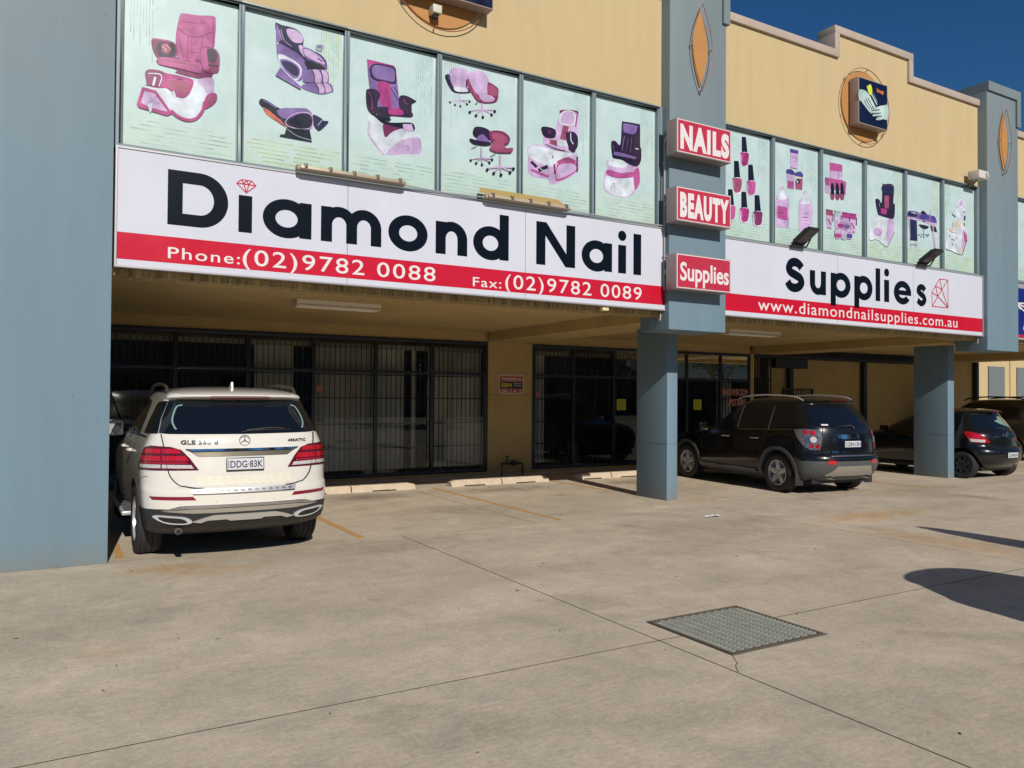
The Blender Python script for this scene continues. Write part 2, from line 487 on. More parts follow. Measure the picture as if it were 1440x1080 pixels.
# drain grate
grate = empty('drain_grate', 'square galvanised steel drain grate set flush in the concrete', 'drain grate', loc=(3.902, 3.742, 0))
b = MB(); w, h = .936, .866
for a in ((0, w, 0, .03), (0, w, h - .03, h), (0, .03, .03, h - .03), (w - .03, w, .03, h - .03)):
    b.box(a[0], a[1], a[2], a[3], -.04, .006)
b.build('frame', mat('dark_angle_iron', srgb(92, 84, 74), .7, .1), grate)
for k in range(1, 22):
    y = .03 + k * (h - .06) / 22
    box('bar', grate_m, grate, .032, w - .032, y - .0088, y + .0088, -.03, .0056)
for k in range(1, 11):
    x = .03 + k * (w - .06) / 11
    box('cross_rod', grate_m, grate, x - .021, x + .021, .032, h - .032, -.028, .0055)
box('pit', void_m, grate, .0, w, .0, h, -.9, -.045)

b = MB(); b.prism([(3.886, 3.726), (3.81, 3.61), (3.765, 3.585), (3.69, 3.49), (3.687, 3.493), (3.762, 3.588), (3.806, 3.613), (3.883, 3.728)], 'z', .0004, .0012); b.build('crack', joint_m, ground)
# wheel stops
def wheel_stop(x0, x1, yc, label, seam=True):
    t = empty('wheel_stop', label, 'wheel stop', 'precast concrete wheel stops along the bays', loc=((x0 + x1) / 2, yc, 0))
    L2 = (x1 - x0) / 2
    prof = [(-.10, 0), (-.085, .07), (-.05, .115), (.05, .115), (.085, .07), (.10, 0)]
    segs = [(-L2, -.012), (.012, L2)] if seam else [(-L2, L2)]
    for a, c in segs:
        b = MB()
        n = 10; rings = []
        for i in range(n + 1):
            x = a + (c - a) * i / n
            sc = 1 + random.uniform(-.015, .015)
            e = .75 if (i == 0 and a == -L2) or (i == n and c == L2) else 1
            rings.append([(x, p[0] * sc, p[1] * sc * (e if p[1] > 0 else 1)) for p in prof])
        for i in range(n):
            for j in range(len(prof) - 1):
                b.poly([rings[i][j], rings[i + 1][j], rings[i + 1][j + 1], rings[i][j + 1]])
        b.poly(rings[0]); b.poly(rings[-1])
        o = b.build('concrete_block', kerb_m, t, smooth=True, angle=30)
        # drainage slot
    for s in (-.55, .5):
        box('slot', black_m, t, s * L2 - .22, s * L2 + .22, -.104, -.06, 0.001, .02)
    return t
wheel_stop(3.3, 5.72, 13.3, 'concrete wheel stop just right of the white car')
wheel_stop(6.45, 8.62, 13.3, 'concrete wheel stop below the red warning sign')
wheel_stop(9.28, 11.1, 13.28, 'concrete wheel stop partly hidden behind the near pillar')
wheel_stop(14.6, 16.9, 12.9, 'concrete wheel stop between the black four wheel drive and the far pillar')
# ================================================================ building
YW = 9.03     # face of the upper wall
shop = empty('shop_building', 'two storey cream and blue shop building with poster windows above a shaded carport', 'building')

def wall_part(name, m, *a, **k):
    return box(name, m, shop, *a, **k)
# left blue blade wall, from the ground up past the frame
b = MB()
b.box(-6.0, .49, 8.82, 9.7, 0, 8.9)
b.build('blade_wall', blue, shop, bevel=.006)
# upper wall, three stretches of different height
wall_part('upper_wall', tan, .49, 7.88, YW, 9.30, 6.09, 7.75)
def coping(x0, x1, z, ret_l=None):
    box('coping', coping_m, shop, x0, x1, YW - .05, 9.36, z, z + .13, bevel=.006)
coping(.49, 7.86, 7.75)
wall_part('upper_wall', tan, 9.04, 16.42, YW, 9.30, 6.09, 7.77)
wall_part('upper_wall', tan, 11.97, 14.03, YW + .001, 9.299, 7.77, 8.2)
coping(9.04, 11.86, 7.77); coping(14.14, 16.42, 7.77); coping(11.85, 14.15, 8.2)
box('coping', coping_m, shop, 11.85, 11.98, YW - .05, 9.36, 7.77, 8.199, bevel=.006)
box('coping', coping_m, shop, 14.02, 14.15, YW - .05, 9.36, 7.77, 8.199, bevel=.006)
wall_part('upper_wall', tan, 17.6, 28.0, YW, 9.30, 6.09, 7.40); coping(17.6, 28.0, 7.40)
wall_part('sill_wall', tan, .49, 7.88, YW + .02, 9.30, 3.0, 4.24)
wall_part('sill_wall', tan, 9.04, 16.42, YW + .02, 9.30, 3.0, 4.24)
wall_part('sill_wall', tan, 17.6, 28.0, YW + .02, 9.30, 3.0, 4.24)
# back of the upper storey and the roof
wall_part('roof', coping_m, -6, 28.0, 9.31, 20.0, 7.2, 7.35)
wall_part('rear_wall', tan_shade, -6, 28.0, 20.0, 20.2, 0, 7.2)
wall_part('side_wall', tan, 27.8, 28.0, 9.31, 15.4, 3.28, 7.2)

# blue piers hung above the carport and their raised cap borders
def pier(x0, x1, top, name='pier'):
    b = MB(); b.box(x0, x1, 8.84, 9.5, 2.72, top)
    b.build(name, blue, shop, bevel=.005)
    b = MB()
    b.prism([(x0 - .001, top - .17), (x0 - .001, top + .02), (x1 + .05, top + .02), (x1 + .05, top - .74), (x1 - .09, top - .74), (x1 - .09, top - .17)], 'y', 8.80, 9.52)
    b.build('cap_border', blue, shop)
pier(7.88, 9.04, 8.3); pier(16.42, 17.6, 8.22)

# soffit, edge beam and cross beams of the carport
wall_part('soffit', soffit_m, .0, 28.0, 9.30, 14.9, 3.07, 3.2)
def edge(x0, x1):
    wall_part('edge_beam', drip_m, x0, x1, 9.045, 9.299, 2.93, 2.999)
    b = MB()
    # dark water drips along the face below the sign
    b.box(x0, x1, 9.30, 9.34, 2.93, 3.07); b.build('beam_lip', tan_shade, shop)
edge(.49, 7.88); edge(9.04, 16.42); edge(17.6, 28.0)
for x in (8.0, 16.0, 24.0):
    wall_part('cross_beam', tan_shade, x, x + 1.0, 9.50, 14.66, 2.88, 3.069)
for (a, c) in ((8.74, 8.965), (16.72, 16.955), (24.7, 24.93)):
    b = MB(); b.box(a, c, 9.84, 10.62, 0, 2.879)
    b.build('pillar', blue, shop, bevel=.008)
    box('formwork_joint', mat('pillar_joint', srgb(78, 92, 100), .8), shop, a - .0015, c + .0015, 9.8385, 10.6215, .93, .936)
wall_part('shop_floor', conc, -6, 26.0, 14.55, 20.0, -.05, .045)

# recessed shop front
YG = 14.67
wall_part('shop_wall', tan_shade, -6, .70, YG, YG + .2, 0, 3.07)
wall_part('shop_wall', tan_shade, 7.99, 9.12, YG, YG + .2, 0, 2.879)
wall_part('head_wall', tan_shade, .70, 7.99, YG, YG + .2, 2.86, 3.07)
wall_part('head_wall', tan_shade, 9.12, 15.9, YG, YG + .2, 2.86, 3.07)
wall_part('end_wall', tan_shade, 15.9, 16.05, YG, YG + .3, 0, 2.879)
wall_part('plinth', tan_shade, .70, 15.9, YG - .01, YG + .2, 0, .10)
wall_part('stretcher_joint', joint_m, 7.99, 9.12, YG - .003, YG + .01, 1.735, 1.74)
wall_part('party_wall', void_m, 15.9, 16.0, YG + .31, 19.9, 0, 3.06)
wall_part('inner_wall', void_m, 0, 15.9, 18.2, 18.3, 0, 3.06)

shopglass = glass_mat('shop_glass', (.80, .83, .82))
bar_m = mat('security_bar', srgb(40, 42, 46), .5)
blind_m = mat('blind_fabric', srgb(206, 204, 194), .8, var=.08, vscale=2)
rail_m = mat('pelmet_white', srgb(150, 150, 140), .6)
def shop_window(x0, x1, mull, z0=.10, z1=2.86, blinds=(), trans=2.17, bars=.105):
    w = empty('shop_window', parent=shop)
    fr = MB()
    fr.box(x0, x1, YG - .03, YG + .05, z0, z0 + .07); fr.box(x0, x1, YG - .03, YG + .05, z1 - .07, z1)
    for x in [x0 + .035] + list(mull) + [x1 - .035]:
        fr.box(x - .035, x + .035, YG - .032, YG + .048, z0 + .07, z1 - .07)
    xx = [x0 + .035] + list(mull) + [x1 - .035]
    for i in range(len(xx) - 1):
        fr.box(xx[i] + .035, xx[i + 1] - .035, YG - .03, YG + .046, trans - .03, trans + .03)
        for (za, zb) in ((z0 + .07, trans - .03), (trans + .03, z1 - .07)):
            b = MB(); b.poly([(xx[i] + .036, YG, za), (xx[i + 1] - .036, YG, za), (xx[i + 1] - .036, YG, zb), (xx[i] + .036, YG, zb)])
            b.build('pane', shopglass, w)
    fr.build('frame', dframe_m, w, bevel=.003)
    g = MB(); x = x0 + .1; s = 0
    while x < x1 - .05:
        wd = .0065
        g.box(x - wd, x + wd, YG + .075, YG + .09, z0 + .05, z1 - .05)
        x += bars
    for z in (.66, 1.14, 1.65, 2.11, 2.74):
        g.box(x0 + .05, x1 - .05, YG + .091, YG + .103, z - .010, z + .010)
    tag(g.build('security_grille', bar_m, w), kind='stuff')
    p = MB(); p.box(x0 + .06, x1 - .06, YG + .13, YG + .19, z1 - .23, z1 - .14); p.build('pelmet', rail_m, w)
    for (a, c, skip) in blinds:
        q = MB(); x = a
        while x < c:
            if not any(s0 < x < s1 for s0, s1 in skip):
                t = random.uniform(-.012, .012)
                q.poly([(x, YG + .22 + t, z0 + .12), (x + .098, YG + .24 - t, z0 + .12), (x + .098, YG + .24 - t, z1 - .2), (x, YG + .22 + t, z1 - .2)])
            x += .089
        tag(q.build('vertical_blind', blind_m, w), kind='stuff')
    return w
shop_window(.70, 7.99, (1.82, 3.04, 4.24, 5.48, 6.69), blinds=[(4.3, 7.9, [(6.12, 6.32), (6.42, 6.62)]), (3.2, 3.9, [])])
shop_window(9.12, 15.9, (10.22, 11.37, 12.5, 13.66, 14.82), blinds=[(9.3, 9.55, []), (12.4, 12.9, []), (14.9, 15.4, [])])
# security door and side rail past the window, and the far carport wall
d = empty('security_door', parent=shop)
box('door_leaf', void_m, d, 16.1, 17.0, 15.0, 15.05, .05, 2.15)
box('transom_panel', dframe_m, d, 16.1, 17.0, 14.98, 15.04, 2.16, 2.25)
for k in range(9):
    box('door_bar', bar_m, d, 16.16 + k * .1, 16.185 + k * .1, 14.9, 14.93, .1, 2.8)
navy = dframe_m
wall_part('far_carport_wall', tan_shade, 16.06, 28.0, 15.4, 15.6, 0, 3.06)
for x in (17.2, 18.22, 21.55, 24.6, 27.7):
    wall_part('door_post', navy, x - .07, x + .07, 15.24, 15.38, 0, 3.0)
wall_part('door_track', navy, 17.0, 25.3, 15.2, 15.39, 2.86, 3.06)
wall_part('track_housing', navy, 17.28, 18.6, 15.0, 15.199, 2.55, 3.0)
wall_part('track_housing', mat('navy_steel', srgb(18, 30, 44), .5), 16.1, 24.0, 14.7, 14.98, 2.80, 2.878)
rl = empty('ramp_railing', 'dark steel balustrade beyond the black four wheel drive', 'railing', loc=(17.2, 14.6, 0))
for k in range(11):
    box('baluster', bar_m, rl, .02 + k * .1, .045 + k * .1, 0, .025, .1, 1.93)
box('top_rail', bar_m, rl, -.1, 1.12, -.02, .045, 1.93, 1.98)
box('bottom_rail', bar_m, rl, -.1, 1.12, -.02, .045, .06, .10)
box('post', bar_m, rl, -.1, -.05, -.02, .045, 0.0, 1.93); box('post', bar_m, rl, 1.07, 1.12, -.02, .045, 0.0, 1.93)

# ---------------------------------------------------------------- poster windows
def img(o, s):
    return lambda x, y: at(o[0] + x / s, o[1] + y / s, 9.058)
mint = bpy.data.materials.new('mint_poster'); mint.use_nodes = True
def _mint():
    nt = mint.node_tree; b = nt.nodes['Principled BSDF']; L = nt.links.new
    geo = nt.nodes.new('ShaderNodeNewGeometry')
    n = nt.nodes.new('ShaderNodeTexNoise'); n.inputs['Scale'].default_value = 3.5; n.inputs['Detail'].default_value = 9; n.inputs['Roughness'].default_value = .7
    L(geo.outputs['Position'], n.inputs['Vector'])
    r = nt.nodes.new('ShaderNodeValToRGB'); e = r.color_ramp.elements
    e[0].position = .38; e[0].color = (*srgb(172, 194, 192), 1); e[1].position = .62; e[1].color = (*srgb(184, 203, 203), 1)
    L(n.outputs['Fac'], r.inputs[0])
    # lime wash that grows towards the foot of each poster
    sep = nt.nodes.new('ShaderNodeSeparateXYZ'); L(geo.outputs['Position'], sep.inputs[0])
    n2 = nt.nodes.new('ShaderNodeTexNoise'); n2.inputs['Scale'].default_value = 5; n2.inputs['Detail'].default_value = 6
    mp = nt.nodes.new('ShaderNodeMapping'); mp.inputs['Scale'].default_value = (.6, 1, 6); L(geo.outputs['Position'], mp.inputs[0]); L(mp.outputs[0], n2.inputs['Vector'])
    a = nt.nodes.new('ShaderNodeMapRange'); a.inputs['From Min'].default_value = 4.85; a.inputs['From Max'].default_value = 4.25
    L(sep.outputs['Z'], a.inputs['Value'])
    mu = nt.nodes.new('ShaderNodeMath'); mu.operation = 'MULTIPLY'; L(a.outputs[0], mu.inputs[0]); L(n2.outputs['Fac'], mu.inputs[1])
    mx = nt.nodes.new('ShaderNodeMix'); mx.data_type = 'RGBA'; L(mu.outputs[0], mx.inputs['Factor']); L(r.outputs[0], mx.inputs['A'])
    mx.inputs['B'].default_value = (*srgb(172, 192, 158), 1)
    L(mx.outputs['Result'], b.inputs['Base Color'])
    b.inputs['Roughness'].default_value = .3
    b.inputs['Coat Weight'].default_value = .6; b.inputs['Coat Roughness'].default_value = .02
    n3 = nt.nodes.new('ShaderNodeTexNoise'); n3.inputs['Scale'].default_value = 2.5
    L(geo.outputs['Position'], n3.inputs['Vector'])
    bp = nt.nodes.new('ShaderNodeBump'); bp.inputs['Strength'].default_value = .15; bp.inputs['Distance'].default_value = .03
    L(n3.outputs['Fac'], bp.inputs['Height']); L(bp.outputs[0], b.inputs['Coat Normal'])
_mint()
P = {}
for k, c in dict(pk=(166, 78, 130), pk2=(178, 82, 140), dp=(120, 42, 84), dk=(44, 24, 48), lp=(188, 162, 198), wl=(198, 206, 214), pp=(120, 96, 150), nv=(40, 34, 66), bk=(20, 18, 26),
                 bl=(76, 64, 138), mg=(160, 52, 116), rs=(146, 72, 98), gr=(150, 160, 170), sl=(160, 184, 180), lime=(166, 188, 140), cream=(206, 194, 176), red=(168, 40, 60), yl=(206, 214, 60), hand=(176, 196, 190), navy=(10, 16, 44), or_=(214, 110, 60)).items():
    P[k] = mat('print_' + {'pk': 'pink', 'pk2': 'bright_pink', 'dp': 'plum', 'dk': 'dark_plum', 'lp': 'lilac', 'wl': 'pale_grey', 'pp': 'violet', 'nv': 'indigo', 'bk': 'black', 'bl': 'blue_violet', 'mg': 'magenta', 'rs': 'rose', 'gr': 'grey', 'sl': 'sage', 'lime': 'lime', 'cream': 'cream', 'red': 'red', 'yl': 'yellow', 'hand': 'glove', 'navy': 'navy', 'or_': 'orange'}[k],
               srgb(*c), .3, coat=.4, var=.30, vscale=4.5, detail=2)

def draw(mb, M, shapes, y0, dy=.0004):
    """flat print: each shape lies a hair in front of the one before it"""
    y = y0
    for sh in shapes:
        c, kind = sh[0], sh[1]
        y -= dy
        if kind == 'p' or kind == 's':
            pts = list(zip(sh[2][0::2], sh[2][1::2]))
            if kind == 's': pts = [(p[0], p[1]) for p in catmull([(a, b_, 0) for a, b_ in pts], 5, True)]
            mb.poly([(M(*p)[0], y, M(*p)[1]) for p in pts], P[c])
        elif kind == 'e':
            cx, cy, rx, ry = sh[2]
            an = sh[3] if len(sh) > 3 else 0
            pts = []
            for i in range(20):
                t = i * math.pi / 10; a, b_ = rx * math.cos(t), ry * math.sin(t)
                pts.append((cx + a * math.cos(an) - b_ * math.sin(an), cy + a * math.sin(an) + b_ * math.cos(an)))
            mb.poly([(M(*p)[0], y, M(*p)[1]) for p in pts], P[c])
        elif kind == 'l':
            pts = list(zip(sh[2][0::2], sh[2][1::2]))
            if len(pts) > 2: pts = [(p[0], p[1]) for p in catmull([(a, b_, 0) for a, b_ in pts], 5)]
            for q in ribbon2d(pts, sh[3]):
                mb.poly([(M(*p)[0], y, M(*p)[1]) for p in q], P[c])
    return y

def caster(x, y, r=7): return [('bk', 'e', (x, y, r, r * 1.15))]
A = [('dp', 's', (395, 330, 430, 440, 600, 480, 690, 500, 680, 620, 600, 640, 380, 590, 375, 560, 225, 515, 230, 460, 380, 455)),
     ('pk', 's', (372, 300, 385, 190, 410, 95, 440, 82, 560, 98, 690, 105, 712, 150, 705, 300, 690, 380, 590, 500, 480, 480, 390, 460)),
     ('dp', 'l', (395, 210, 470, 265, 550, 283, 620, 265, 688, 235), 9), ('dp', 'l', (475, 270, 472, 470), 7), ('dp', 'l', (600, 270, 590, 400), 6), ('dp', 'l', (480, 405, 590, 418), 3), ('dp', 'l', (690, 110, 690, 370), 7),
     ('rs', 'l', (420, 150, 560, 165, 660, 150), 4), ('rs', 'l', (505, 290, 500, 470), 4), ('rs', 'l', (560, 290, 555, 480), 4), ('dp', 'l', (400, 300, 440, 460), 4), ('dp', 'e', (560, 480, 28, 14)),
     ('dp', 's', (170, 300, 240, 298, 340, 320, 378, 360, 380, 440, 330, 470, 225, 465, 180, 390)), ('dk', 's', (215, 340, 280, 320, 350, 345, 368, 400, 350, 450, 250, 455, 222, 410)), ('rs', 's', (255, 350, 300, 335, 330, 380, 315, 420, 265, 410)), ('cream', 'l', (262, 360, 300, 400), 5), ('pk', 'l', (172, 305, 240, 302, 330, 330), 10), ('cream', 'l', (290, 345, 330, 390), 4),
     ('pk', 's', (228, 455, 300, 456, 480, 490, 585, 515, 588, 570, 560, 590, 420, 555, 240, 520, 222, 490)), ('rs', 'l', (250, 475, 420, 500, 570, 530), 16), ('dp', 'l', (235, 515, 400, 548, 570, 590), 8),
     ('dp', 's', (575, 380, 600, 362, 690, 375, 742, 440, 735, 570, 690, 590, 620, 570, 590, 490)), ('dk', 's', (640, 390, 700, 395, 725, 450, 700, 500, 650, 480)), ('pk', 's', (582, 385, 628, 385, 640, 480, 650, 560, 600, 545)), ('rs', 'l', (575, 368, 640, 380), 14), ('dk', 'l', (645, 520, 730, 530), 14),
     ('wl', 's', (95, 700, 220, 715, 300, 720, 340, 770, 430, 800, 490, 760, 520, 660, 680, 630, 690, 750, 640, 790, 600, 870, 560, 950, 480, 985, 420, 970, 340, 920, 230, 880, 120, 850, 70, 800)), ('lp', 's', (560, 650, 685, 632, 690, 745, 640, 770, 600, 700)),
     ('mg', 's', (125, 600, 180, 560, 300, 590, 400, 610, 520, 650, 500, 740, 470, 780, 400, 795, 340, 740, 290, 715, 150, 700)), ('dp', 's', (115, 580, 160, 555, 270, 580, 250, 640, 230, 705, 140, 690, 120, 640)), ('pk', 'l', (250, 650, 380, 640, 500, 665), 9), ('rs', 's', (300, 660, 420, 650, 490, 700, 450, 770, 380, 750)), ('wl', 'l', (140, 590, 250, 605, 230, 700), 8), ('wl', 'l', (200, 620, 180, 700), 18), ('wl', 'l', (350, 740, 370, 790), 14), ('dk', 'l', (380, 640, 430, 640), 6), ('dk', 'l', (115, 690, 200, 700), 7),
     ('mg', 'p', (90, 705, 205, 735, 345, 930, 300, 950, 60, 880, 42, 850)), ('lp', 'p', (108, 740, 195, 762, 305, 915, 160, 880, 78, 838)), ('pp', 'l', (150, 770, 180, 820, 240, 850), 4), ('pp', 'l', (140, 850, 190, 800, 215, 790), 4), ('wl', 's', (140, 850, 175, 850, 165, 915, 150, 915)),
     ('mg', 'l', (330, 905, 400, 960, 480, 985, 550, 965, 600, 900, 615, 830), 26), ('mg', 's', (605, 890, 625, 790, 680, 755, 718, 770, 715, 820, 670, 865)), ('rs', 's', (640, 800, 700, 775, 690, 830, 650, 850))]
B = [('nv', 's', (192, 50, 250, 60, 370, 95, 430, 170, 430, 240, 460, 340, 600, 400, 610, 440, 460, 440, 330, 320, 230, 230)), ('pp', 's', (205, 215, 250, 225, 380, 300, 440, 360, 460, 430, 420, 520, 370, 530, 280, 480, 230, 380, 205, 300, 200, 70, 225, 90, 240, 180)),
     ('wl', 's', (215, 310, 300, 330, 400, 400, 415, 470, 380, 525, 340, 520, 260, 440)), ('pp', 's', (232, 355, 300, 355, 380, 400, 405, 450, 385, 505, 340, 505, 270, 440)), ('nv', 's', (245, 370, 310, 372, 380, 420, 390, 470, 360, 490, 290, 440)),
     ('lp', 's', (290, 95, 370, 105, 425, 165, 415, 210, 350, 205, 305, 160)), ('lp', 'l', (240, 100, 270, 190, 330, 240), 5), ('lp', 'l', (225, 110, 250, 190), 4), ('lp', 's', (390, 235, 425, 240, 440, 330, 405, 290)),
     ('pp', 's', (430, 250, 540, 290, 620, 360, 630, 440, 600, 420, 560, 380, 450, 340)), ('lp', 's', (440, 262, 530, 300, 595, 360, 600, 390, 450, 320)), ('bk', 's', (440, 370, 520, 375, 600, 410, 600, 435, 480, 430)), ('nv', 'l', (535, 290, 600, 340, 625, 430), 8), ('nv', 'l', (550, 340, 590, 370), 9),
     ('pp', 's', (470, 440, 600, 440, 640, 470, 645, 530, 620, 550, 440, 550, 430, 500)), ('lp', 's', (510, 440, 555, 445, 580, 490, 575, 545, 530, 550, 525, 480)), ('lp', 's', (585, 445, 620, 455, 640, 500, 625, 545, 595, 540)), ('nv', 'l', (500, 445, 522, 490, 520, 550), 7), ('nv', 'l', (570, 445, 592, 490, 590, 548), 7), ('nv', 'l', (440, 548, 640, 552), 6),
     ('pp', 's', (440, 560, 640, 550, 680, 610, 660, 630, 570, 645, 430, 600)), ('lp', 's', (540, 560, 580, 558, 608, 600, 600, 630, 565, 632, 560, 590)), ('lp', 's', (600, 558, 640, 562, 668, 605, 660, 622, 620, 628)), ('nv', 'l', (530, 560, 555, 600, 555, 640), 7), ('nv', 'l', (590, 555, 612, 600, 610, 632), 7),
     ('pp', 'p', (240, 410, 415, 580, 410, 610, 195, 485)), ('wl', 'l', (240, 415, 300, 480, 415, 580), 6), ('nv', 'l', (195, 488, 400, 605), 6), ('gr', 's', (540, 228, 598, 232, 580, 285, 535, 265)), ('pp', 'p', (548, 235, 588, 238, 575, 262, 545, 255)),
     ('bk', 's', (55, 705, 90, 685, 200, 750, 260, 790, 240, 850, 190, 830, 75, 745)), ('pp', 'l', (90, 695, 200, 760), 9), ('or_', 's', (90, 760, 130, 780, 240, 870, 280, 920, 200, 870, 120, 810)), ('rs', 'l', (95, 765, 180, 840, 270, 910), 9),
     ('nv', 's', (190, 790, 260, 765, 360, 765, 460, 770, 505, 830, 510, 900, 480, 940, 380, 945, 300, 925, 240, 860)), ('pp', 's', (210, 785, 300, 765, 440, 768, 500, 810, 400, 810, 300, 850, 240, 840)), ('lp', 'l', (275, 880, 320, 830, 400, 800, 480, 810, 508, 860, 490, 930, 400, 940, 300, 915, 275, 880), 7), ('bk', 's', (305, 880, 380, 825, 460, 815, 495, 860, 480, 925, 400, 930, 320, 910)),
     ('nv', 's', (510, 820, 580, 850, 600, 870, 640, 880, 570, 950, 540, 940, 515, 900)), ('gr', 'l', (550, 910, 590, 860), 8), ('bk', 'p', (285, 930, 480, 945, 495, 1015, 500, 1050, 225, 1000, 240, 985, 270, 985)), ('gr', 'l', (290, 940, 380, 1000, 495, 1035), 5)]
C = [('wl', 's', (100, 620, 85, 700, 85, 820, 150, 900, 215, 990, 250, 1000, 560, 1005, 595, 970, 595, 860, 560, 800, 420, 760, 250, 680, 170, 650)), ('lp', 's', (85, 740, 110, 820, 180, 920, 240, 995, 220, 990, 130, 880, 85, 800)), ('lp', 's', (380, 870, 560, 830, 590, 900, 580, 985, 420, 990, 260, 990)), ('pp', 'l', (455, 910, 470, 930, 460, 955), 6), ('pp', 'l', (400, 860, 415, 855), 4), ('pp', 'l', (505, 860, 520, 856), 4),
     ('dp', 's', (232, 700, 330, 725, 410, 740, 330, 770, 290, 800, 258, 828, 238, 810)), ('bk', 's', (180, 650, 300, 690, 480, 690, 525, 720, 515, 770, 380, 740, 230, 700)), ('lp', 'p', (415, 705, 500, 705, 520, 775, 420, 770)),
     ('mg', 'p', (75, 88, 330, 150, 350, 180, 380, 470, 385, 560, 170, 540, 100, 370, 85, 250)), ('pp', 's', (85, 180, 140, 130, 330, 170, 352, 260, 380, 470, 380, 560, 300, 560, 170, 545, 110, 400)), ('nv', 's', (100, 180, 150, 130, 330, 165, 350, 240, 345, 320, 250, 310, 140, 280, 108, 230)), ('pp', 's', (120, 190, 160, 145, 320, 178, 338, 240, 330, 300, 250, 290, 150, 262)), ('bk', 'l', (105, 240, 150, 285, 250, 312, 345, 322), 9),
     ('mg', 's', (180, 310, 290, 325, 295, 420, 300, 545, 240, 535, 205, 500)), ('pk', 'l', (215, 330, 240, 430, 250, 530), 7), ('dp', 'l', (265, 340, 240, 480), 5), ('nv', 'l', (300, 360, 370, 480), 6), ('dk', 'l', (330, 350, 375, 420), 5),
     ('dk', 's', (65, 400, 90, 372, 160, 380, 200, 430, 175, 500, 170, 600, 130, 620, 75, 550)), ('rs', 'l', (80, 400, 115, 440, 125, 560), 6), ('dk', 's', (380, 450, 440, 435, 530, 480, 535, 498, 500, 520, 495, 600, 440, 600, 385, 560)), ('rs', 'l', (425, 465, 435, 500, 460, 520), 5),
     ('dk', 's', (165, 560, 200, 540, 300, 550, 480, 580, 495, 640, 300, 630, 300, 670, 200, 660, 170, 610)), ('mg', 's', (285, 552, 400, 570, 410, 620, 290, 612)), ('nv', 'l', (180, 560, 280, 570), 12), ('bk', 'p', (110, 600, 290, 660, 290, 680, 180, 660))]
def swivel(x, y, w, h, c='lp', n=5):
    o = [(c, 'l', (x, y - h, x, y), w * .13)]
    for dx, dy in ((-1, .22), (-.5, .72), (.05, .95), (.75, .6), (1, .1))[:n]:
        o.append((c, 'l', (x, y, x + dx * w * .5, y + dy * w * .25, x + dx * w, y + dy * w * .55), w * .09)); o += caster(x + dx * w, y + dy * w * .55 + w * .1, w * .11)
    return o
D = swivel(160, 335, 82, 60) + [('dk', 's', (35, 140, 60, 115, 85, 140, 100, 200, 240, 240, 240, 275, 130, 275, 80, 240)), ('lp', 's', (75, 110, 100, 65, 200, 70, 225, 110, 215, 240, 110, 225)), ('wl', 's', (110, 220, 210, 235, 225, 265, 130, 260)), ('dk', 'l', (218, 160, 215, 230), 10), ('pp', 'l', (60, 130, 110, 235), 6)] + \
    swivel(348, 415, 105, 70) + [('rs', 's', (218, 170, 240, 162, 280, 230, 350, 300, 350, 350, 290, 320, 235, 240)), ('lp', 's', (225, 130, 270, 90, 360, 100, 405, 180, 390, 280, 300, 280)), ('dp', 's', (392, 200, 410, 188, 475, 230, 485, 270, 465, 350, 360, 362, 300, 340, 360, 330, 440, 320, 395, 285)), ('rs', 's', (400, 205, 470, 240, 470, 300, 400, 280)), ('lp', 's', (320, 290, 400, 290, 450, 320, 430, 348, 355, 345)), ('dp', 'l', (240, 210, 290, 320, 350, 355), 10), ('bk', 'l', (290, 372, 305, 358), 8)] + \
    swivel(340, 825, 90, 90) + [('dk', 's', (268, 600, 290, 562, 360, 568, 410, 600, 410, 670, 330, 660, 280, 640)), ('pp', 's', (300, 660, 340, 625, 370, 640, 410, 700, 350, 720)), ('dk', 's', (240, 660, 320, 680, 410, 690, 420, 710, 370, 722, 270, 705)), ('bk', 'l', (255, 745, 300, 728), 5)] + \
    swivel(498, 900, 110, 100) + [('dp', 's', (400, 620, 430, 595, 520, 602, 575, 650, 570, 700, 530, 715, 430, 690)), ('rs', 's', (425, 615, 500, 620, 560, 660, 545, 700, 450, 670)), ('rs', 's', (410, 735, 440, 690, 480, 668, 520, 690, 545, 740, 600, 740, 600, 770, 560, 785, 470, 780, 415, 760)), ('dp', 'l', (415, 752, 480, 778, 590, 780), 9), ('bk', 'l', (410, 815, 460, 788), 5)]
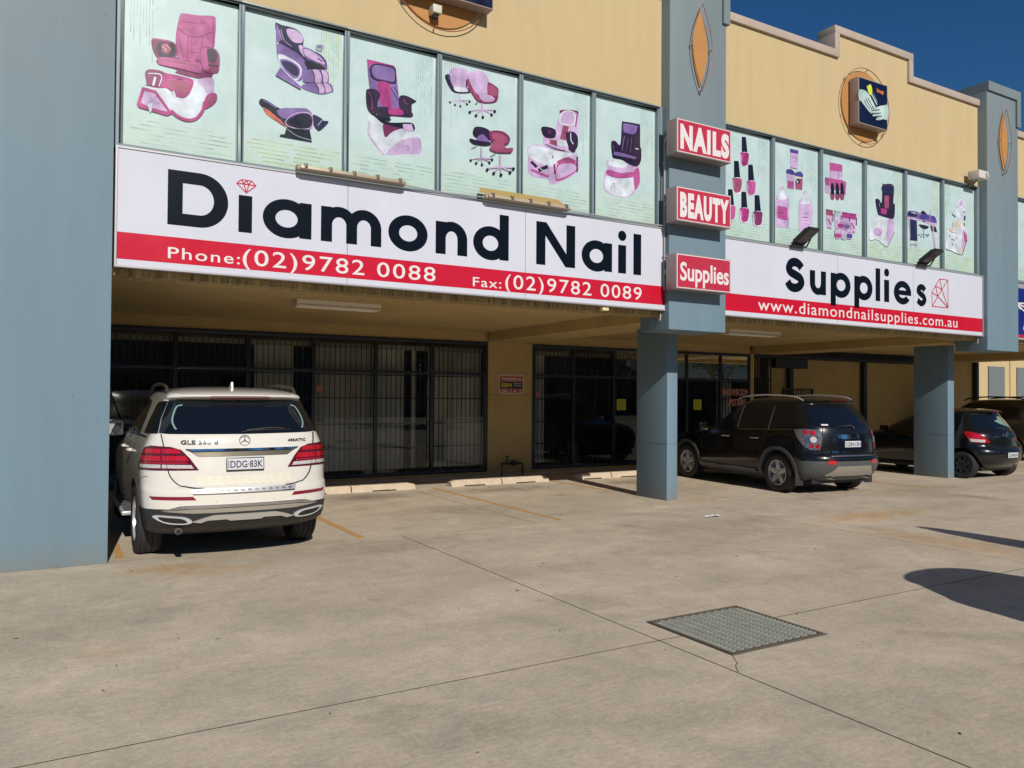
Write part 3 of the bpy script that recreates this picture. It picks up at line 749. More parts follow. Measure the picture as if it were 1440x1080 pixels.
E_ = [('lp', 's', (60, 580, 100, 540, 200, 520, 450, 600, 660, 640, 700, 680, 700, 870, 420, 1020, 340, 1020, 320, 970, 90, 905, 70, 700)), ('wl', 's', (70, 600, 130, 535, 250, 555, 450, 610, 620, 650, 440, 740, 340, 800, 100, 690)), ('pk', 's', (440, 780, 560, 710, 680, 760, 670, 870, 430, 990)), ('lp', 's', (450, 800, 580, 760, 670, 790, 660, 860, 440, 960)), ('dp', 'l', (400, 770, 410, 900), 22), ('rs', 'l', (440, 750, 560, 700, 670, 740), 30), ('dk', 'l', (690, 680, 690, 870), 18),
      ('dk', 'l', (110, 740, 160, 790, 180, 810), 36), ('dk', 'l', (200, 850, 250, 830, 320, 800), 46), ('wl', 'l', (210, 820, 260, 850, 320, 850), 10), ('pk', 'l', (110, 840, 220, 890, 330, 930), 30), ('lp', 'l', (340, 810, 370, 1000), 40), ('pp', 'e', (380, 680, 9, 16)),
      ('dp', 's', (470, 130, 500, 85, 690, 100, 700, 170, 660, 290, 540, 300)), ('lp', 's', (455, 200, 500, 120, 700, 130, 705, 250, 690, 400, 560, 480, 410, 450)), ('rs', 'p', (510, 280, 585, 295, 545, 470, 470, 460)), ('wl', 's', (470, 160, 530, 95, 640, 105, 670, 180, 650, 270, 560, 285, 470, 255)), ('lp', 's', (485, 170, 540, 110, 630, 115, 655, 180, 640, 255, 560, 268, 485, 240)), ('dp', 'l', (690, 130, 670, 300), 12),
      ('lp', 's', (270, 440, 300, 420, 560, 480, 580, 560, 640, 610, 520, 610, 290, 540)), ('rs', 'p', (345, 460, 440, 478, 435, 545, 340, 515)), ('wl', 's', (445, 470, 550, 485, 560, 550, 445, 535)), ('dk', 'l', (290, 520, 420, 580, 540, 605), 12), ('dk', 's', (235, 310, 330, 305, 415, 345, 400, 440, 280, 430)), ('rs', 'l', (325, 340, 340, 390, 350, 350), 5), ('dk', 's', (550, 380, 640, 365, 695, 430, 690, 560, 640, 590, 570, 540)), ('wl', 'l', (605, 380, 610, 470, 640, 520), 10), ('dp', 'l', (530, 370, 600, 372), 16), ('dk', 's', (580, 560, 660, 570, 655, 625, 590, 600))]
F_ = [('lp', 's', (100, 580, 140, 565, 160, 640, 480, 640, 510, 660, 518, 840, 410, 1000, 250, 1005, 110, 950, 80, 880, 90, 720, 125, 660)), ('wl', 's', (110, 760, 250, 790, 430, 780, 460, 860, 400, 990, 250, 995, 120, 940, 95, 860)), ('pk', 's', (130, 680, 300, 720, 450, 700, 420, 770, 250, 780, 120, 740)), ('lp', 'l', (125, 650, 280, 700, 440, 690), 26), ('pk', 's', (440, 720, 500, 660, 515, 830, 460, 920)), ('wl', 's', (150, 570, 220, 555, 350, 600, 360, 650, 230, 650, 140, 620)), ('dp', 'l', (165, 915, 175, 870, 205, 840, 205, 880, 185, 900), 6), ('lp', 's', (360, 620, 450, 640, 440, 690, 370, 680)),
      ('dk', 's', (170, 345, 220, 330, 280, 370, 300, 110, 330, 95, 500, 125, 520, 150, 522, 390, 535, 430, 530, 570, 480, 640, 380, 610, 300, 560, 200, 540, 180, 500)), ('nv', 's', (300, 130, 330, 105, 490, 135, 500, 160, 480, 250, 410, 260, 310, 230)), ('pp', 's', (315, 140, 335, 118, 480, 145, 485, 165, 465, 235, 410, 245, 322, 215)), ('pp', 'l', (330, 270, 300, 440), 8), ('pp', 'l', (420, 280, 400, 470), 5), ('pp', 'l', (375, 280, 355, 460), 4), ('pp', 's', (200, 480, 230, 462, 450, 520, 455, 550, 380, 535, 210, 500)), ('bk', 'l', (210, 520, 340, 560, 450, 580), 14), ('wl', 'l', (460, 420, 500, 432), 10), ('pp', 'l', (190, 380, 205, 470), 6), ('bk', 'l', (280, 370, 270, 450), 8)]
def bottle(x, y, s, c):
    return [('bk', 'p', (x - 26 * s, y - 158 * s, x + 16 * s, y - 155 * s, x + 32 * s, y + 8, x - 26 * s, y)), ('wl', 's', (x - 40 * s, y + 120 * s, x - 42 * s, y + 10, x + 44 * s, y + 10, x + 40 * s, y + 130 * s, x + 15 * s, y + 148 * s, x - 20 * s, y + 142 * s)),
            (c, 's', (x - 42 * s, y + 15, x - 26 * s, y, x + 30 * s, y + 5, x + 45 * s, y + 25, x + 36 * s, y + 115 * s, x + 10 * s, y + 135 * s, x - 25 * s, y + 125 * s)), ('dp', 'l', (x - 20 * s, y + 75 * s, x + 25 * s, y + 80 * s), 3), ('dp', 'l', (x, y + 35 * s, x + 3, y + 65 * s), 4), ('lp', 'l', (x - 32 * s, y + 25, x - 26 * s, y + 90 * s), 6)]
G = bottle(194, 246, 1, 'mg') + bottle(118, 505, 1.1, 'rs') + bottle(260, 535, 1.05, 'pk2') + bottle(55, 785, 1.05, 'pk2') + bottle(190, 810, 1.05, 'mg') + bottle(325, 845, 1.05, 'dp')
def jug(x, y, s):
    return [('lp', 's', (x - 16, y, x + 18, y, x + 25, y + 60, x + 60, y + 110, x + 78, y + 170, x + 76, y + 430, x + 50, y + 460, x - 60, y + 450, x - 74, y + 420, x - 74, y + 150, x - 50, y + 90, x - 20, y + 50)), ('wl', 's', (x - 40, y + 90, x, y + 30, x + 40, y + 100, x + 50, y + 140, x - 50, y + 140)), ('pk', 'p', (x - 55, y + 210 + s, x + 60, y + 235 + s, x + 60, y + 380 + s, x - 55, y + 355 + s)) if s == 0 else ('lp', 'p', (x - 55, y + 210, x + 60, y + 225, x + 60, y + 360, x - 50, y + 340)),
            ('pp', 'l', (x - 20, y + 250, x + 25, y + 255), 7), ('dp', 'l', (x - 30, y + 290, x + 25, y + 300), 10), ('dp', 'l', (x - 30, y + 325, x + 35, y + 335), 4), ('dp', 'l', (x - 10, y + 365, x + 50, y + 375), 4)]
Hh = jug(122, 500, 0) + jug(382, 550, 1) + [('lp', 'p', (212, 110, 300, 125, 296, 305, 210, 290)), ('bl', 'p', (210, 72, 302, 95, 298, 135, 210, 115)), ('dp', 'l', (218, 150, 285, 158), 4), ('pp', 'l', (225, 175, 280, 180), 8), ('pp', 'l', (225, 210, 270, 218), 4), ('dp', 'l', (218, 285, 280, 298), 5), ('lp', 'p', (172, 350, 256, 365, 252, 530, 178, 520)), ('pk', 'p', (180, 430, 250, 445, 250, 525, 180, 515)), ('bl', 's', (168, 310, 220, 305, 258, 340, 255, 368, 175, 350)), ('cream', 'p', (266, 380, 348, 390, 345, 535, 270, 525)), ('rs', 'p', (268, 440, 346, 400, 345, 535, 270, 525)), ('bl', 's', (266, 345, 320, 330, 350, 360, 345, 395, 270, 375)), ('bk', 'e', (296, 440, 22, 32)), ('lp', 'e', (290, 445, 9, 18))]
I_ = [('pk2', 'p', (120, 70, 275, 100, 275, 190, 120, 170)), ('lp', 'p', (120, 170, 275, 190, 270, 290, 125, 265)), ('dp', 'l', (172, 80, 172, 260), 3), ('dp', 'l', (228, 95, 228, 285), 3), ('pk', 'p', (62, 250, 120, 262, 125, 450, 70, 445)), ('pk', 'p', (275, 290, 320, 310, 312, 470, 280, 460)), ('lp', 'p', (68, 350, 120, 360, 122, 448, 74, 440)), ('pk', 'p', (122, 262, 275, 290, 285, 420, 130, 400)), ('pk2', 'l', (130, 150, 160, 145), 8), ('pk2', 'l', (190, 155, 215, 155), 8)]
for x in (152, 213, 268): I_ += [('rs', 's', (x - 24, 450, x + 24, 455, x + 22, 510 + (x - 152) * .1, x, 530, x - 20, 512)), ('bk', 's', (x - 16, 330, x + 10, 335, x + 22, 430, x + 20, 462, x - 20, 450, x - 18, 420)), ('pk', 'l', (x - 12, 300, x + 8, 302), 30)]
for x, c in ((115, 'rs'), (212, 'gr'), (310, 'mg'), (398, 'mg')):
    y = 640 + (x - 115) * .17
    I_ += [(c, 'p', (x - 40, y, x + 42, y + 14, x + 40, y + 85, x - 40, y + 70)), ('lp', 'p', (x - 38, y + 72, x + 38, y + 84, x + 30, y + 245, x - 26, y + 235)), ('dk', 'l', (x - 40, y + 5, x, y + 22, x + 40, y + 18), 6), (c, 'l', (x - 20, y + 120, x + 15, y + 190), 16), ('rs', 'l', (x - 20, y + 225, x + 20, y + 232), 12), ('dk', 'l', (x + 44, y + 60, x + 42, y + 150), 9)]
for x, y, c in ((245, 780, 'mg'), (320, 790, 'pp'), (210, 900, 'mg'), (285, 910, 'gr'), (350, 905, 'bl')):
    I_ += [('lp', 's', (x - 34, y, x - 10, y - 14, x + 30, y - 4, x + 36, y + 30, x + 30, y + 95, x, y + 100, x - 28, y + 88)), (c, 's', (x - 30, y + 40, x + 32, y + 45, x + 26, y + 90, x - 24, y + 84)), (c, 'l', (x - 20, y + 20, x + 20, y + 24), 5)]
def tub(o=0): return [('wl', 's', (110 + o, 590, 300 + o, 600, 370 + o, 600, 388 + o, 770, 300 + o, 960, 240 + o, 930, 150 + o, 870, 80 + o, 885, 65 + o, 870, 90 + o, 700)), ('lp', 's', (300 + o, 640, 365 + o, 610, 382 + o, 770, 300 + o, 940)), ('bk', 'l', (66 + o, 870, 95 + o, 888, 140 + o, 872, 190 + o, 890, 240 + o, 935, 285 + o, 962, 310 + o, 940, 386 + o, 780), 6)]
J = tub() + [('lp', 'e', (178, 775, 58, 56)), ('pk', 'l', (140, 770, 180, 740, 215, 800), 5), ('pp', 'l', (150, 800, 200, 820), 7), ('dk', 's', (145, 370, 190, 362, 225, 400, 235, 180, 255, 170, 375, 188, 372, 400, 392, 430, 385, 580, 350, 610, 210, 570, 175, 540)), ('dp', 'l', (245, 180, 372, 192), 9), ('bk', 'l', (235, 290, 360, 305), 8), ('rs', 'p', (262, 310, 322, 318, 315, 480, 258, 470)), ('mg', 'p', (212, 472, 290, 485, 285, 555, 215, 540)), ('nv', 's', (235, 190, 365, 205, 360, 290, 240, 275)), ('gr', 'l', (190, 400, 200, 460), 4)]
K = [('pp', 's', (60, 390, 90, 355, 200, 370, 240, 400, 320, 400, 420, 440, 470, 520, 440, 535, 300, 500, 70, 440)), ('nv', 's', (70, 390, 110, 360, 180, 400, 200, 440, 80, 430)), ('dk', 's', (240, 390, 280, 355, 325, 400, 300, 410)), ('bl', 's', (230, 420, 330, 410, 360, 470, 250, 470)), ('lp', 's', (70, 440, 200, 470, 380, 515, 470, 530, 460, 560, 400, 560, 240, 500, 80, 470)), ('wl', 'l', (110, 375, 170, 395), 9), ('gr', 'l', (385, 340, 380, 420), 10), ('bl', 's', (390, 430, 440, 440, 465, 520, 400, 510)), ('dk', 'l', (270, 500, 310, 510), 14),
     ('nv', 'p', (90, 470, 190, 490, 198, 775, 95, 765)), ('lp', 'p', (75, 450, 95, 470, 100, 770, 85, 600)), ('wl', 'p', (95, 768, 198, 780, 195, 830, 105, 820)), ('dk', 'l', (100, 820, 195, 832), 7), ('gr', 'l', (105, 830, 108, 855), 8), ('gr', 'l', (172, 835, 174, 865), 8), ('dk', 's', (222, 545, 345, 570, 335, 605, 280, 608, 240, 580)), ('lp', 'l', (405, 560, 425, 750, 448, 920), 24), ('dk', 'p', (375, 560, 400, 565, 415, 645, 395, 640)), ('dk', 'p', (425, 570, 450, 580, 470, 655, 430, 645)), ('gr', 'l', (445, 905, 450, 935), 14)] + swivel(282, 680, 68, 70, 'gr')
L_ = [('wl', 's', (200, 480, 215, 260, 260, 190, 320, 220, 335, 330, 330, 560, 190, 560)), ('cream', 's', (185, 490, 310, 500, 310, 580, 190, 575)), ('lp', 'e', (285, 240, 28, 40)), ('lp', 'e', (230, 285, 9, 18)), ('lp', 'e', (318, 290, 12, 20)), ('bk', 'l', (160, 385, 205, 425), 14), ('gr', 'l', (145, 355, 165, 350), 8), ('bk', 'l', (328, 410, 326, 470), 20), ('bk', 'l', (320, 500, 322, 545), 12), ('dk', 'e', (320, 358, 12, 8)), ('gr', 'l', (172, 500, 172, 555), 9),
      ('wl', 's', (105, 575, 200, 560, 330, 570, 358, 720, 300, 900, 290, 925, 200, 900, 150, 875, 80, 840, 82, 740)), ('lp', 's', (300, 600, 335, 600, 356, 720, 290, 900, 280, 740)), ('pk', 's', (315, 620, 345, 660, 355, 730, 325, 760)), ('cream', 'e', (175, 595, 48, 26)), ('rs', 'l', (115, 580, 150, 625, 225, 635), 6), ('bk', 'l', (76, 840, 100, 862, 150, 872, 210, 905, 285, 925, 300, 895, 357, 725), 7), ('pp', 'l', (150, 720, 190, 730), 14), ('pp', 'l', (165, 765, 170, 800), 10), ('gr', 'l', (125, 655, 128, 690), 10), ('gr', 'l', (212, 680, 216, 715), 8), ('cream', 's', (240, 860, 290, 820, 285, 915, 245, 905))]

glasspane = mat('poster_pane', srgb(150, 170, 165), .1, coat=1.)
def poster_band(x0, n, drawings, z0=4.24, z1=6.09, lime=()):
    """row of n window bays 1.21 m wide"""
    wdt = 1.213
    for i in range(n):
        w = empty('poster_window', parent=shop)
        a, c = x0 + i * wdt, x0 + (i + 1) * wdt
        fr = MB()
        y0, y1 = 9.0, 9.12
        fr.box(a, c, y0, y1, z1 - .04, z1 - .001); fr.box(a, c, y0, y1, z0, z0 + .05)
        fr.box(a, a + .03, y0, y1, z0 + .05, z1 - .04); fr.box(c - .03, c, y0, y1, z0 + .05, z1 - .04)
        fr.box(a, c, y0 - .015, y0, z1 - .02, z1 - .001)
        fr.build('frame', frame_m, w, bevel=.002)
        box('pane', glasspane, w, a + .031, c - .031, 9.065, 9.073, z0 + .051, z1 - .041)
        pr = MB()
        pa, pc, pz0, pz1 = a + .045, c - .045, z0 + .058, z1 - .05
        pr.poly([(pa, 9.0625, pz0), (pc, 9.0625, pz0), (pc, 9.0625, pz1), (pa, 9.0625, pz1)], mint)
        y = 9.062
        rnd = random.Random(i + int(x0 * 10))
        # printed brush stripes at the foot and down one upper corner
        col = P['lime'] if i in lime else P['sl']
        for k in range(6):
            z = pz0 + .05 + k * .047
            xx = pa + rnd.uniform(0, .25)
            while xx < pc - .15:
                l = rnd.uniform(.12, .5); e = min(xx + l, pc - .02)
                pr.poly([(xx, y, z), (e, y, z - .002), (e - .01, y, z + .010), (xx + .02, y, z + .012)], col); xx = e + rnd.uniform(.01, .12)
        for k in range(8):
            x = (pc - .05 - k * .03) if (i + (x0 > 8)) % 3 else (pa + .05 + k * .03)
            z = pz1 - .03
            while z > pz1 - rnd.uniform(.4, .8):
                l = rnd.uniform(.06, .25)
                pr.poly([(x, y, z), (x + .010, y, z), (x + .009, y, z - l), (x + .001, y, z - l)], col); z -= l + rnd.uniform(.01, .06)
        if i < len(drawings):
            o, s, shapes = drawings[i]
            draw(pr, img(o, s), shapes, 9.0615, .0003)
        tag(pr.build('poster_print', None, w))
poster_band(.545, 6, [((185, 5), 6, A), ((355, 25), 6, B), ((505, 70), 6.75, C), ((620, 85), 6, D), ((735, 145), 9, E_), ((840, 160), 8.64, F_)], lime=(1,))
poster_band(9.10, 6, [((1020, 180), 7.2, G), ((1085, 200), 8, Hh), ((1153, 220), 8.64, I_), ((1215, 240), 9, J), ((1270, 260), 9.82, K), ((1322, 260), 9.39, L_)], lime=(3, 4, 5))
poster_band(17.6, 6, [])

for a_, c_ in ((.49, .544), (9.04, 9.099), (16.379, 16.42), (7.824, 7.88)):
    box('side_frame', frame_m, shop, a_, c_, 9.0, 9.12, 4.24, 6.089)
# ================================================================ signs
def arc_quads(cx, cz, ro, ri, a0, a1, n=28):
    """ring segment; ro, ri are (rx, rz); angles in degrees"""
    q = []
    for i in range(n):
        t0, t1 = R(a0 + (a1 - a0) * i / n), R(a0 + (a1 - a0) * (i + 1) / n)
        f = lambda r_, t: (cx + r_[0] * math.cos(t), cz + r_[1] * math.sin(t))
        q.append((f(ri, t0), f(ro, t0), f(ro, t1), f(ri, t1)))
    return q
def rect(x0, x1, z0, z1): return [((x0, z0), (x1, z0), (x1, z1), (x0, z1))]
def disc(cx, cz, r, n=24): return [tuple((cx + r * math.cos(2 * math.pi * i / n), cz + r * math.sin(2 * math.pi * i / n)) for i in range(n))]
XH, CH_ = .415, .585
def glyph(ch, w):
    """groups of quads of a bold geometric letter, w wide, baseline 0; each group lies on its own hair-thin layer"""
    st = .148 if ch in 'DSN' else .14
    if w < .42 and ch in 'upesn': st = .135
    r2 = w / 2; T = st * .88
    if ch == 'D':
        return [rect(0, st, 0, CH_), rect(st, w - CH_ / 2, CH_ - T, CH_) + rect(st, w - CH_ / 2, 0, T), arc_quads(w - CH_ / 2, CH_ / 2, (CH_ / 2, CH_ / 2), (CH_ / 2 - st, CH_ / 2 - T), -90, 90)]
    if ch == 'i': return [rect(0, w, 0, XH - .005), disc(w / 2, .545, .075)]
    if ch == 'I': return [rect(0, w, 0, XH - .005)]
    if ch == 'l': return [rect(0, w, 0, .60)]
    if ch == 'o': return [arc_quads(w / 2, XH / 2, (w / 2, .222), (w / 2 - st, .222 - T), 0, 360, 44)]
    if ch in 'adpq':
        rx = (w - .02) / 2
        ring = arc_quads(rx if ch in 'ad' else w - rx, XH / 2, (rx, .222), (rx - st, .222 - T), 0, 360, 44)
        stem = {'a': rect(w - st, w, 0, XH - .005), 'd': rect(w - st, w, 0, .60), 'p': rect(0, st, -.165, XH - .005)}[ch]
        return [ring, stem]
    if ch == 'n':
        return [rect(0, st, 0, XH - .005), arc_quads(r2, XH - r2 + .007, (r2, r2), (r2 - st, r2 - T), 0, 180), rect(w - st, w, 0, XH - r2 + .0075)]
    if ch == 'u':
        return [rect(w - st, w, 0, XH - .005), arc_quads(r2, r2 - .007, (r2, r2), (r2 - st, r2 - T), 180, 360), rect(0, st, r2 - .0075, XH - .005)]
    if ch == 'm':
        s2 = st * .95; g = (w - 3 * s2) / 2; rr = g / 2 + s2
        out = [rect(0, s2, 0, XH - .005)]
        for k in (0, 1):
            c = s2 + g / 2 + k * (g + s2)
            out += [arc_quads(c, XH - rr + .007, (rr, rr), (rr - s2, rr - T), 0 , 180), rect(c + rr - s2, c + rr, 0, XH - rr + .0075)]
        return out
    if ch == 'N':
        return [rect(0, st, 0, CH_), rect(w - st, w, 0, CH_), [((0, CH_), (st * 1.1, CH_), (w, 0), (w - st * 1.1, 0))]]
    if ch == 'e':
        return [arc_quads(w / 2, XH / 2, (w / 2, .222), (w / 2 - st, .222 - T), 0, 325, 40), rect(st * .6, w, XH / 2 - .045, XH / 2 + .045)]
    if ch == 'S':
        pts = [(.93, .79), (.80, .90), (.56, .98), (.28, .93), (.13, .75), (.22, .60), (.52, .50), (.82, .40), (.92, .22), (.75, .06), (.46, .0), (.2, .06), (.05, .22)]
        H = CH_; a = st / 2; k = .98
        path = [(a + p[0] * (w - 2 * a + .0), a * .95 + p[1] * (H - 1.9 * a)) for p in pts]
        path = [(p[0], p[1]) for p in catmull([(x, z, 0) for x, z in path], 6)]
        return [ribbon2d(path, st)]
    if ch == 's':
        s2 = st * .86
        pts = [(.93, .80), (.76, .92), (.50, .97), (.22, .88), (.16, .70), (.45, .55), (.80, .42), (.90, .20), (.66, .04), (.40, .02), (.05, .18)]
        a = s2 / 2
        path = [(a + p[0] * (w - 2 * a), a * .85 - .007 + p[1] * (XH + .014 - 1.75 * a)) for p in pts]
        path = [(p[0], p[1]) for p in catmull([(x, z, 0) for x, z in path], 6)]
        return [ribbon2d(path, s2)]
    return []
def big_letter(ch, x0, x1, base, parent, y=8.9295):
    mb = MB(); yy = y
    for grp in glyph(ch, x1 - x0):
        yy -= .0004
        for q in grp:
            mb.poly([(x0 + p[0], yy, base + p[1]) for p in q])
    nm = {'I': 'i'}.get(ch, ch)
    return mb.build('letter', ink, parent)

YS = 8.93
def fascia(x0, x1, z0, z1, joints, name_label):
    s = empty('fascia_sign', name_label, 'shop sign', loc=(0, 0, 0))
    xs_ = [x0 + .02] + joints + [x1 - .02]
    for i in range(len(xs_) - 1):
        a, c = xs_[i] + .003, xs_[i + 1] - .003
        box('face_panel', signwhite, s, a, c, YS, 9.02, z0 + .02, z1 - .02)
        box('red_band', signred, s, a, c, YS - .0012, YS - .0002, 3.085, 3.362)
    f = MB()
    f.box(x0, x1, YS - .012, 9.03, z1 - .019, z1); f.box(x0, x1, YS - .012, 9.03, z0, z0 + .019)
    f.box(x0, x0 + .019, YS - .012, 9.03, z0 + .019, z1 - .019); f.box(x1 - .019, x1, YS - .012, 9.03, z0 + .019, z1 - .019)
    f.build('frame', mat('light_aluminium', srgb(168, 166, 168), .4, .3), s)
    return s
BASE = 3.492
s1 = fascia(.515, 7.90, 3.0, 4.245, [2.97, 5.43], 'long white and red fascia sign reading Diamond Nail with phone and fax numbers')
for ch, a, c in (('D', 1.01, 1.62), ('I', 1.73, 1.875), ('a', 1.99, 2.54), ('m', 2.65, 3.39), ('o', 3.48, 4.0), ('n', 4.11, 4.555), ('d', 4.64, 5.17), ('N', 5.6, 6.24), ('a', 6.35, 6.885), ('i', 6.995, 7.14), ('l', 7.275, 7.42)):
    big_letter(ch, a, c, BASE, s1)
def lines(name, segs, w, m, parent, y=8.928):
    mb = MB(); yy = y
    for (a, c) in segs:
        yy -= .0003
        for q in ribbon2d([a, c], w): mb.poly([(p[0], yy, p[1]) for p in q])
    return mb.build(name, m, parent)
def P8(*pts): return [at(u, v, 8.928) for u, v in pts]
o0, sc_ = (320, 240), 24
pp = [(310, 420), (465, 300), (635, 325), (810, 350), (960, 515), (635, 750), (548, 450), (715, 475)]
q = [at(o0[0] + x / sc_, o0[1] + y / sc_, 8.928) for x, y in pp]
lines('diamond_emblem', [(q[0], q[1]), (q[1], q[2]), (q[2], q[3]), (q[3], q[4]), (q[4], q[5]), (q[5], q[0]), (q[0], q[6]), (q[6], q[7]), (q[7], q[4]), (q[1], q[6]), (q[6], q[2]), (q[2], q[7]), (q[7], q[3]), (q[6], q[5]), (q[7], q[5])], .010, signred, s1)
text_object('phone_text', 'Phone:', white_m, s1, 1.02, 1.75, 3.135, .125, 8.927, off=.006, space=1.15)
text_object('phone_number', '0088', white_m, s1, 3.34, 4.11, 3.135, .185, 8.927, off=.004, space=1.15)
text_object('phone_number', '(02)9782', white_m, s1, 1.78, 3.18, 3.135, .185, 8.927, off=.004, space=1.15)
text_object('fax_text', 'Fax:', white_m, s1, 4.64, 5.06, 3.12, .125, 8.927, off=.006, space=1.15)
text_object('fax_number', '0089', white_m, s1, 6.68, 7.43, 3.13, .195, 8.927, off=.004, space=1.15)
text_object('fax_number', '(02)9782', white_m, s1, 5.12, 6.52, 3.13, .195, 8.927, off=.004, space=1.15)

s2 = fascia(9.045, 16.42, 3.0, 4.245, [11.85, 14.05], 'white and red fascia sign reading Supplies with a web address, right of the blue pier')
def ux(u, v=400): return at(u, v, YS)[0]
o0, sc_ = (1060, 350), 8
X8 = lambda x, y: at(1060 + x / 8, 350 + y / 8, YS)[0]
X9 = lambda x, y: at(1230 + x / 8.47, 370 + y / 8.47, YS)[0]
for ch, a, c in (('S', X8(337, 300), X8(583, 380)), ('u', X8(630, 400), X8(812, 400)), ('p', X8(864, 420), X8(1088, 420)), ('p', X8(1130, 450), X8(1335, 440)), ('l', X8(1370, 450), X8(1422, 450)),
                 ('i', X9(112, 340), X9(172, 340)), ('e', X9(228, 360), X9(434, 360)), ('s', X9(484, 380), X9(625, 390))):
    big_letter(ch, a, c, BASE, s2)
pp = [(410, 555), (480, 430), (560, 300), (715, 325), (718, 850), (418, 820), (600, 500), (522, 630)]
q = [at(1280 + x / 13.5, 370 + y / 13.5, 8.928) for x, y in pp]
lines('gem_emblem', [(q[0], q[1]), (q[1], q[2]), (q[2], q[3]), (q[3], q[4]), (q[4], q[5]), (q[5], q[0]), (q[1], q[6]), (q[2], q[6]), (q[3], q[6]), (q[6], q[4]), (q[0], q[7]), (q[1], q[7]), (q[6], q[7]), (q[7], q[5]), (q[7], q[4])], .016, signred, s2)
text_object('web_text', 'www.diamondnailsupplies.com.au', white_m, s2, 9.86, 15.5, 3.135, .205, 8.927, off=.003, space=1.12)

# three small light boxes on the near pier
boxred = mat('faded_red_acrylic', srgb(178, 46, 66), .3, coat=.3, var=.06, vscale=4)
boxside = mat('box_aluminium', srgb(150, 134, 132), .5, .2, var=.06)
for txt, z0, z1, kind in (('NAILS', 5.285, 5.79, 'n'), ('BEAUTY', 4.284, 4.79, 'b'), ('Supplies', 3.293, 3.81, 's')):
    x0, x1, yf, yb = 7.785, 8.885, 8.58, 8.80
    t = empty('box_sign', 'small red light box sign reading %s in white on the near blue pier' % txt, 'light box sign', 'red light box signs on the near pier')
    b = MB(); b.box(x0, x1, yf, yb, z0, z1); b.build('casing', boxside, t, bevel=.006)
    b = MB(); b.box(x0 + .012, x1 - .012, yf - .004, yf - .0005, z0 + .012, z1 - .012); b.build('border_trim', white_m, t)
    b = MB(); b.box(x0 + .024, x1 - .024, yf - .006, yf - .0045, z0 + .024, z1 - .024); b.build('red_face', boxred, t)
    for s_ in (.25, .8):
        box('bracket', boxside, t, x0 + (x1 - x0) * s_ - .03, x0 + (x1 - x0) * s_ + .03, yb, 8.86, z0 + .15, z0 + .2)
    if kind == 's': text_object('lettering', txt, white_m, t, x0 + .07, x1 - .05, z0 + .13, .27, yf - .0068, off=.022, space=1.0)
    else:
        text_object('lettering', txt, white_m, t, x0 + .065, x1 - .05, z0 + .085, .335, yf - .0068, off=.06, space=1.2)
cd = empty('conduit', 'thin grey conduit with elbows feeding the red light boxes on the near pier', 'conduit')
cm = mat('grey_pvc', srgb(150, 150, 150), .5)
b = MB(); b.tube([(7.84, 8.9, 5.55), (7.84, 8.9, 5.0), (7.84, 8.9, 4.0), (7.84, 8.9, 3.3)], .013); b.build('pipe', cm, cd, smooth=True)
for z in (5.56, 4.60, 3.58):
    b = MB(); b.tube(catmull([(7.84, 8.9, z - .05), (7.835, 8.86, z), (7.81, 8.79, z + .02), (7.80, 8.72, z + .01)], 5), .016); b.build('elbow', cm, cd, smooth=True)
for z in (5.2, 4.2, 3.8):
    box('clip', cm, cd, 7.815, 7.88, 8.88, 8.915, z, z + .02)

# leaf shaped and round ornaments with neon tube outlines
tube_m = mat('neon_tube_glass', srgb(150, 84, 62), .2, coat=.6)
stand_m = mat('standoff', srgb(190, 180, 170), .3, .5)
def vesica(cx, cz, hw, hh, n=16):
    pts = []
    for i in range(n): t = i / n; pts.append((cx + hw * math.sin(math.pi * t), cz + hh * (1 - 2 * t)))
    for i in range(n): t = i / n; pts.append((cx - hw * math.sin(math.pi * t), cz - hh * (1 - 2 * t)))
    return pts
def leaf_ornament(cx, cz, label):
    t = empty('leaf_ornament', label, 'wall ornament', 'pointed ochre ornaments on the blue piers')
    b = MB(); b.prism(vesica(cx, cz, .155, .60), 'y', 8.815, 8.839); b.build('ochre_plate', orange_m, t)
    b = MB(); b.tube([(p[0], 8.76, p[1]) for p in vesica(cx, cz, .20, .675)], .0065, closed=True); b.build('neon_tube', tube_m, t, smooth=True)
    for s_ in (-1, 1):
        b = MB(); b.tube([(cx + s_ * .2, 8.76, cz), (cx + s_ * .2, 8.84, cz)], .012); b.build('standoff', stand_m, t)
    b = MB(); b.tube([(cx, 8.76, cz - .66), (cx, 8.84, cz - .66)], .012); b.build('standoff', stand_m, t)
leaf_ornament(8.465, 7.05, 'pointed ochre ornament outlined by a neon tube, above the NAILS sign')
leaf_ornament(17.0, 7.07, 'pointed ochre ornament outlined by a neon tube, on the far blue pier')
def round_ornament(cx, cz, label):
    t = empty('round_ornament', label, 'wall ornament', 'round ochre ornaments behind the light boxes')
    b = MB(); b.lathe([(0, 0), (.63, 0), (.63, .02), (0, .02)], (cx, 9.008, cz), 'y', 48); b.build('ochre_disc', orange_m, t)
    for rr, yy in ((.685, 8.965),):
        b = MB(); b.tube([(cx + rr * math.cos(a * math.pi / 24), yy, cz + rr * math.sin(a * math.pi / 24)) for a in range(48)], .007, closed=True); b.build('neon_tube', tube_m, t, smooth=True)
    for k in range(6):
        a = k * math.pi / 3 + .4
        b = MB(); b.tube([(cx + .685 * math.cos(a), 8.965, cz + .685 * math.sin(a)), (cx + .685 * math.cos(a), 9.035, cz + .685 * math.sin(a))], .01); b.build('standoff', stand_m, t)
round_ornament(12.68, 7.03, 'round ochre ornament with neon rings on the wall right of the near pier')
round_ornament(4.18, 7.03, 'round ochre ornament with neon rings, mostly above the frame over the long sign')
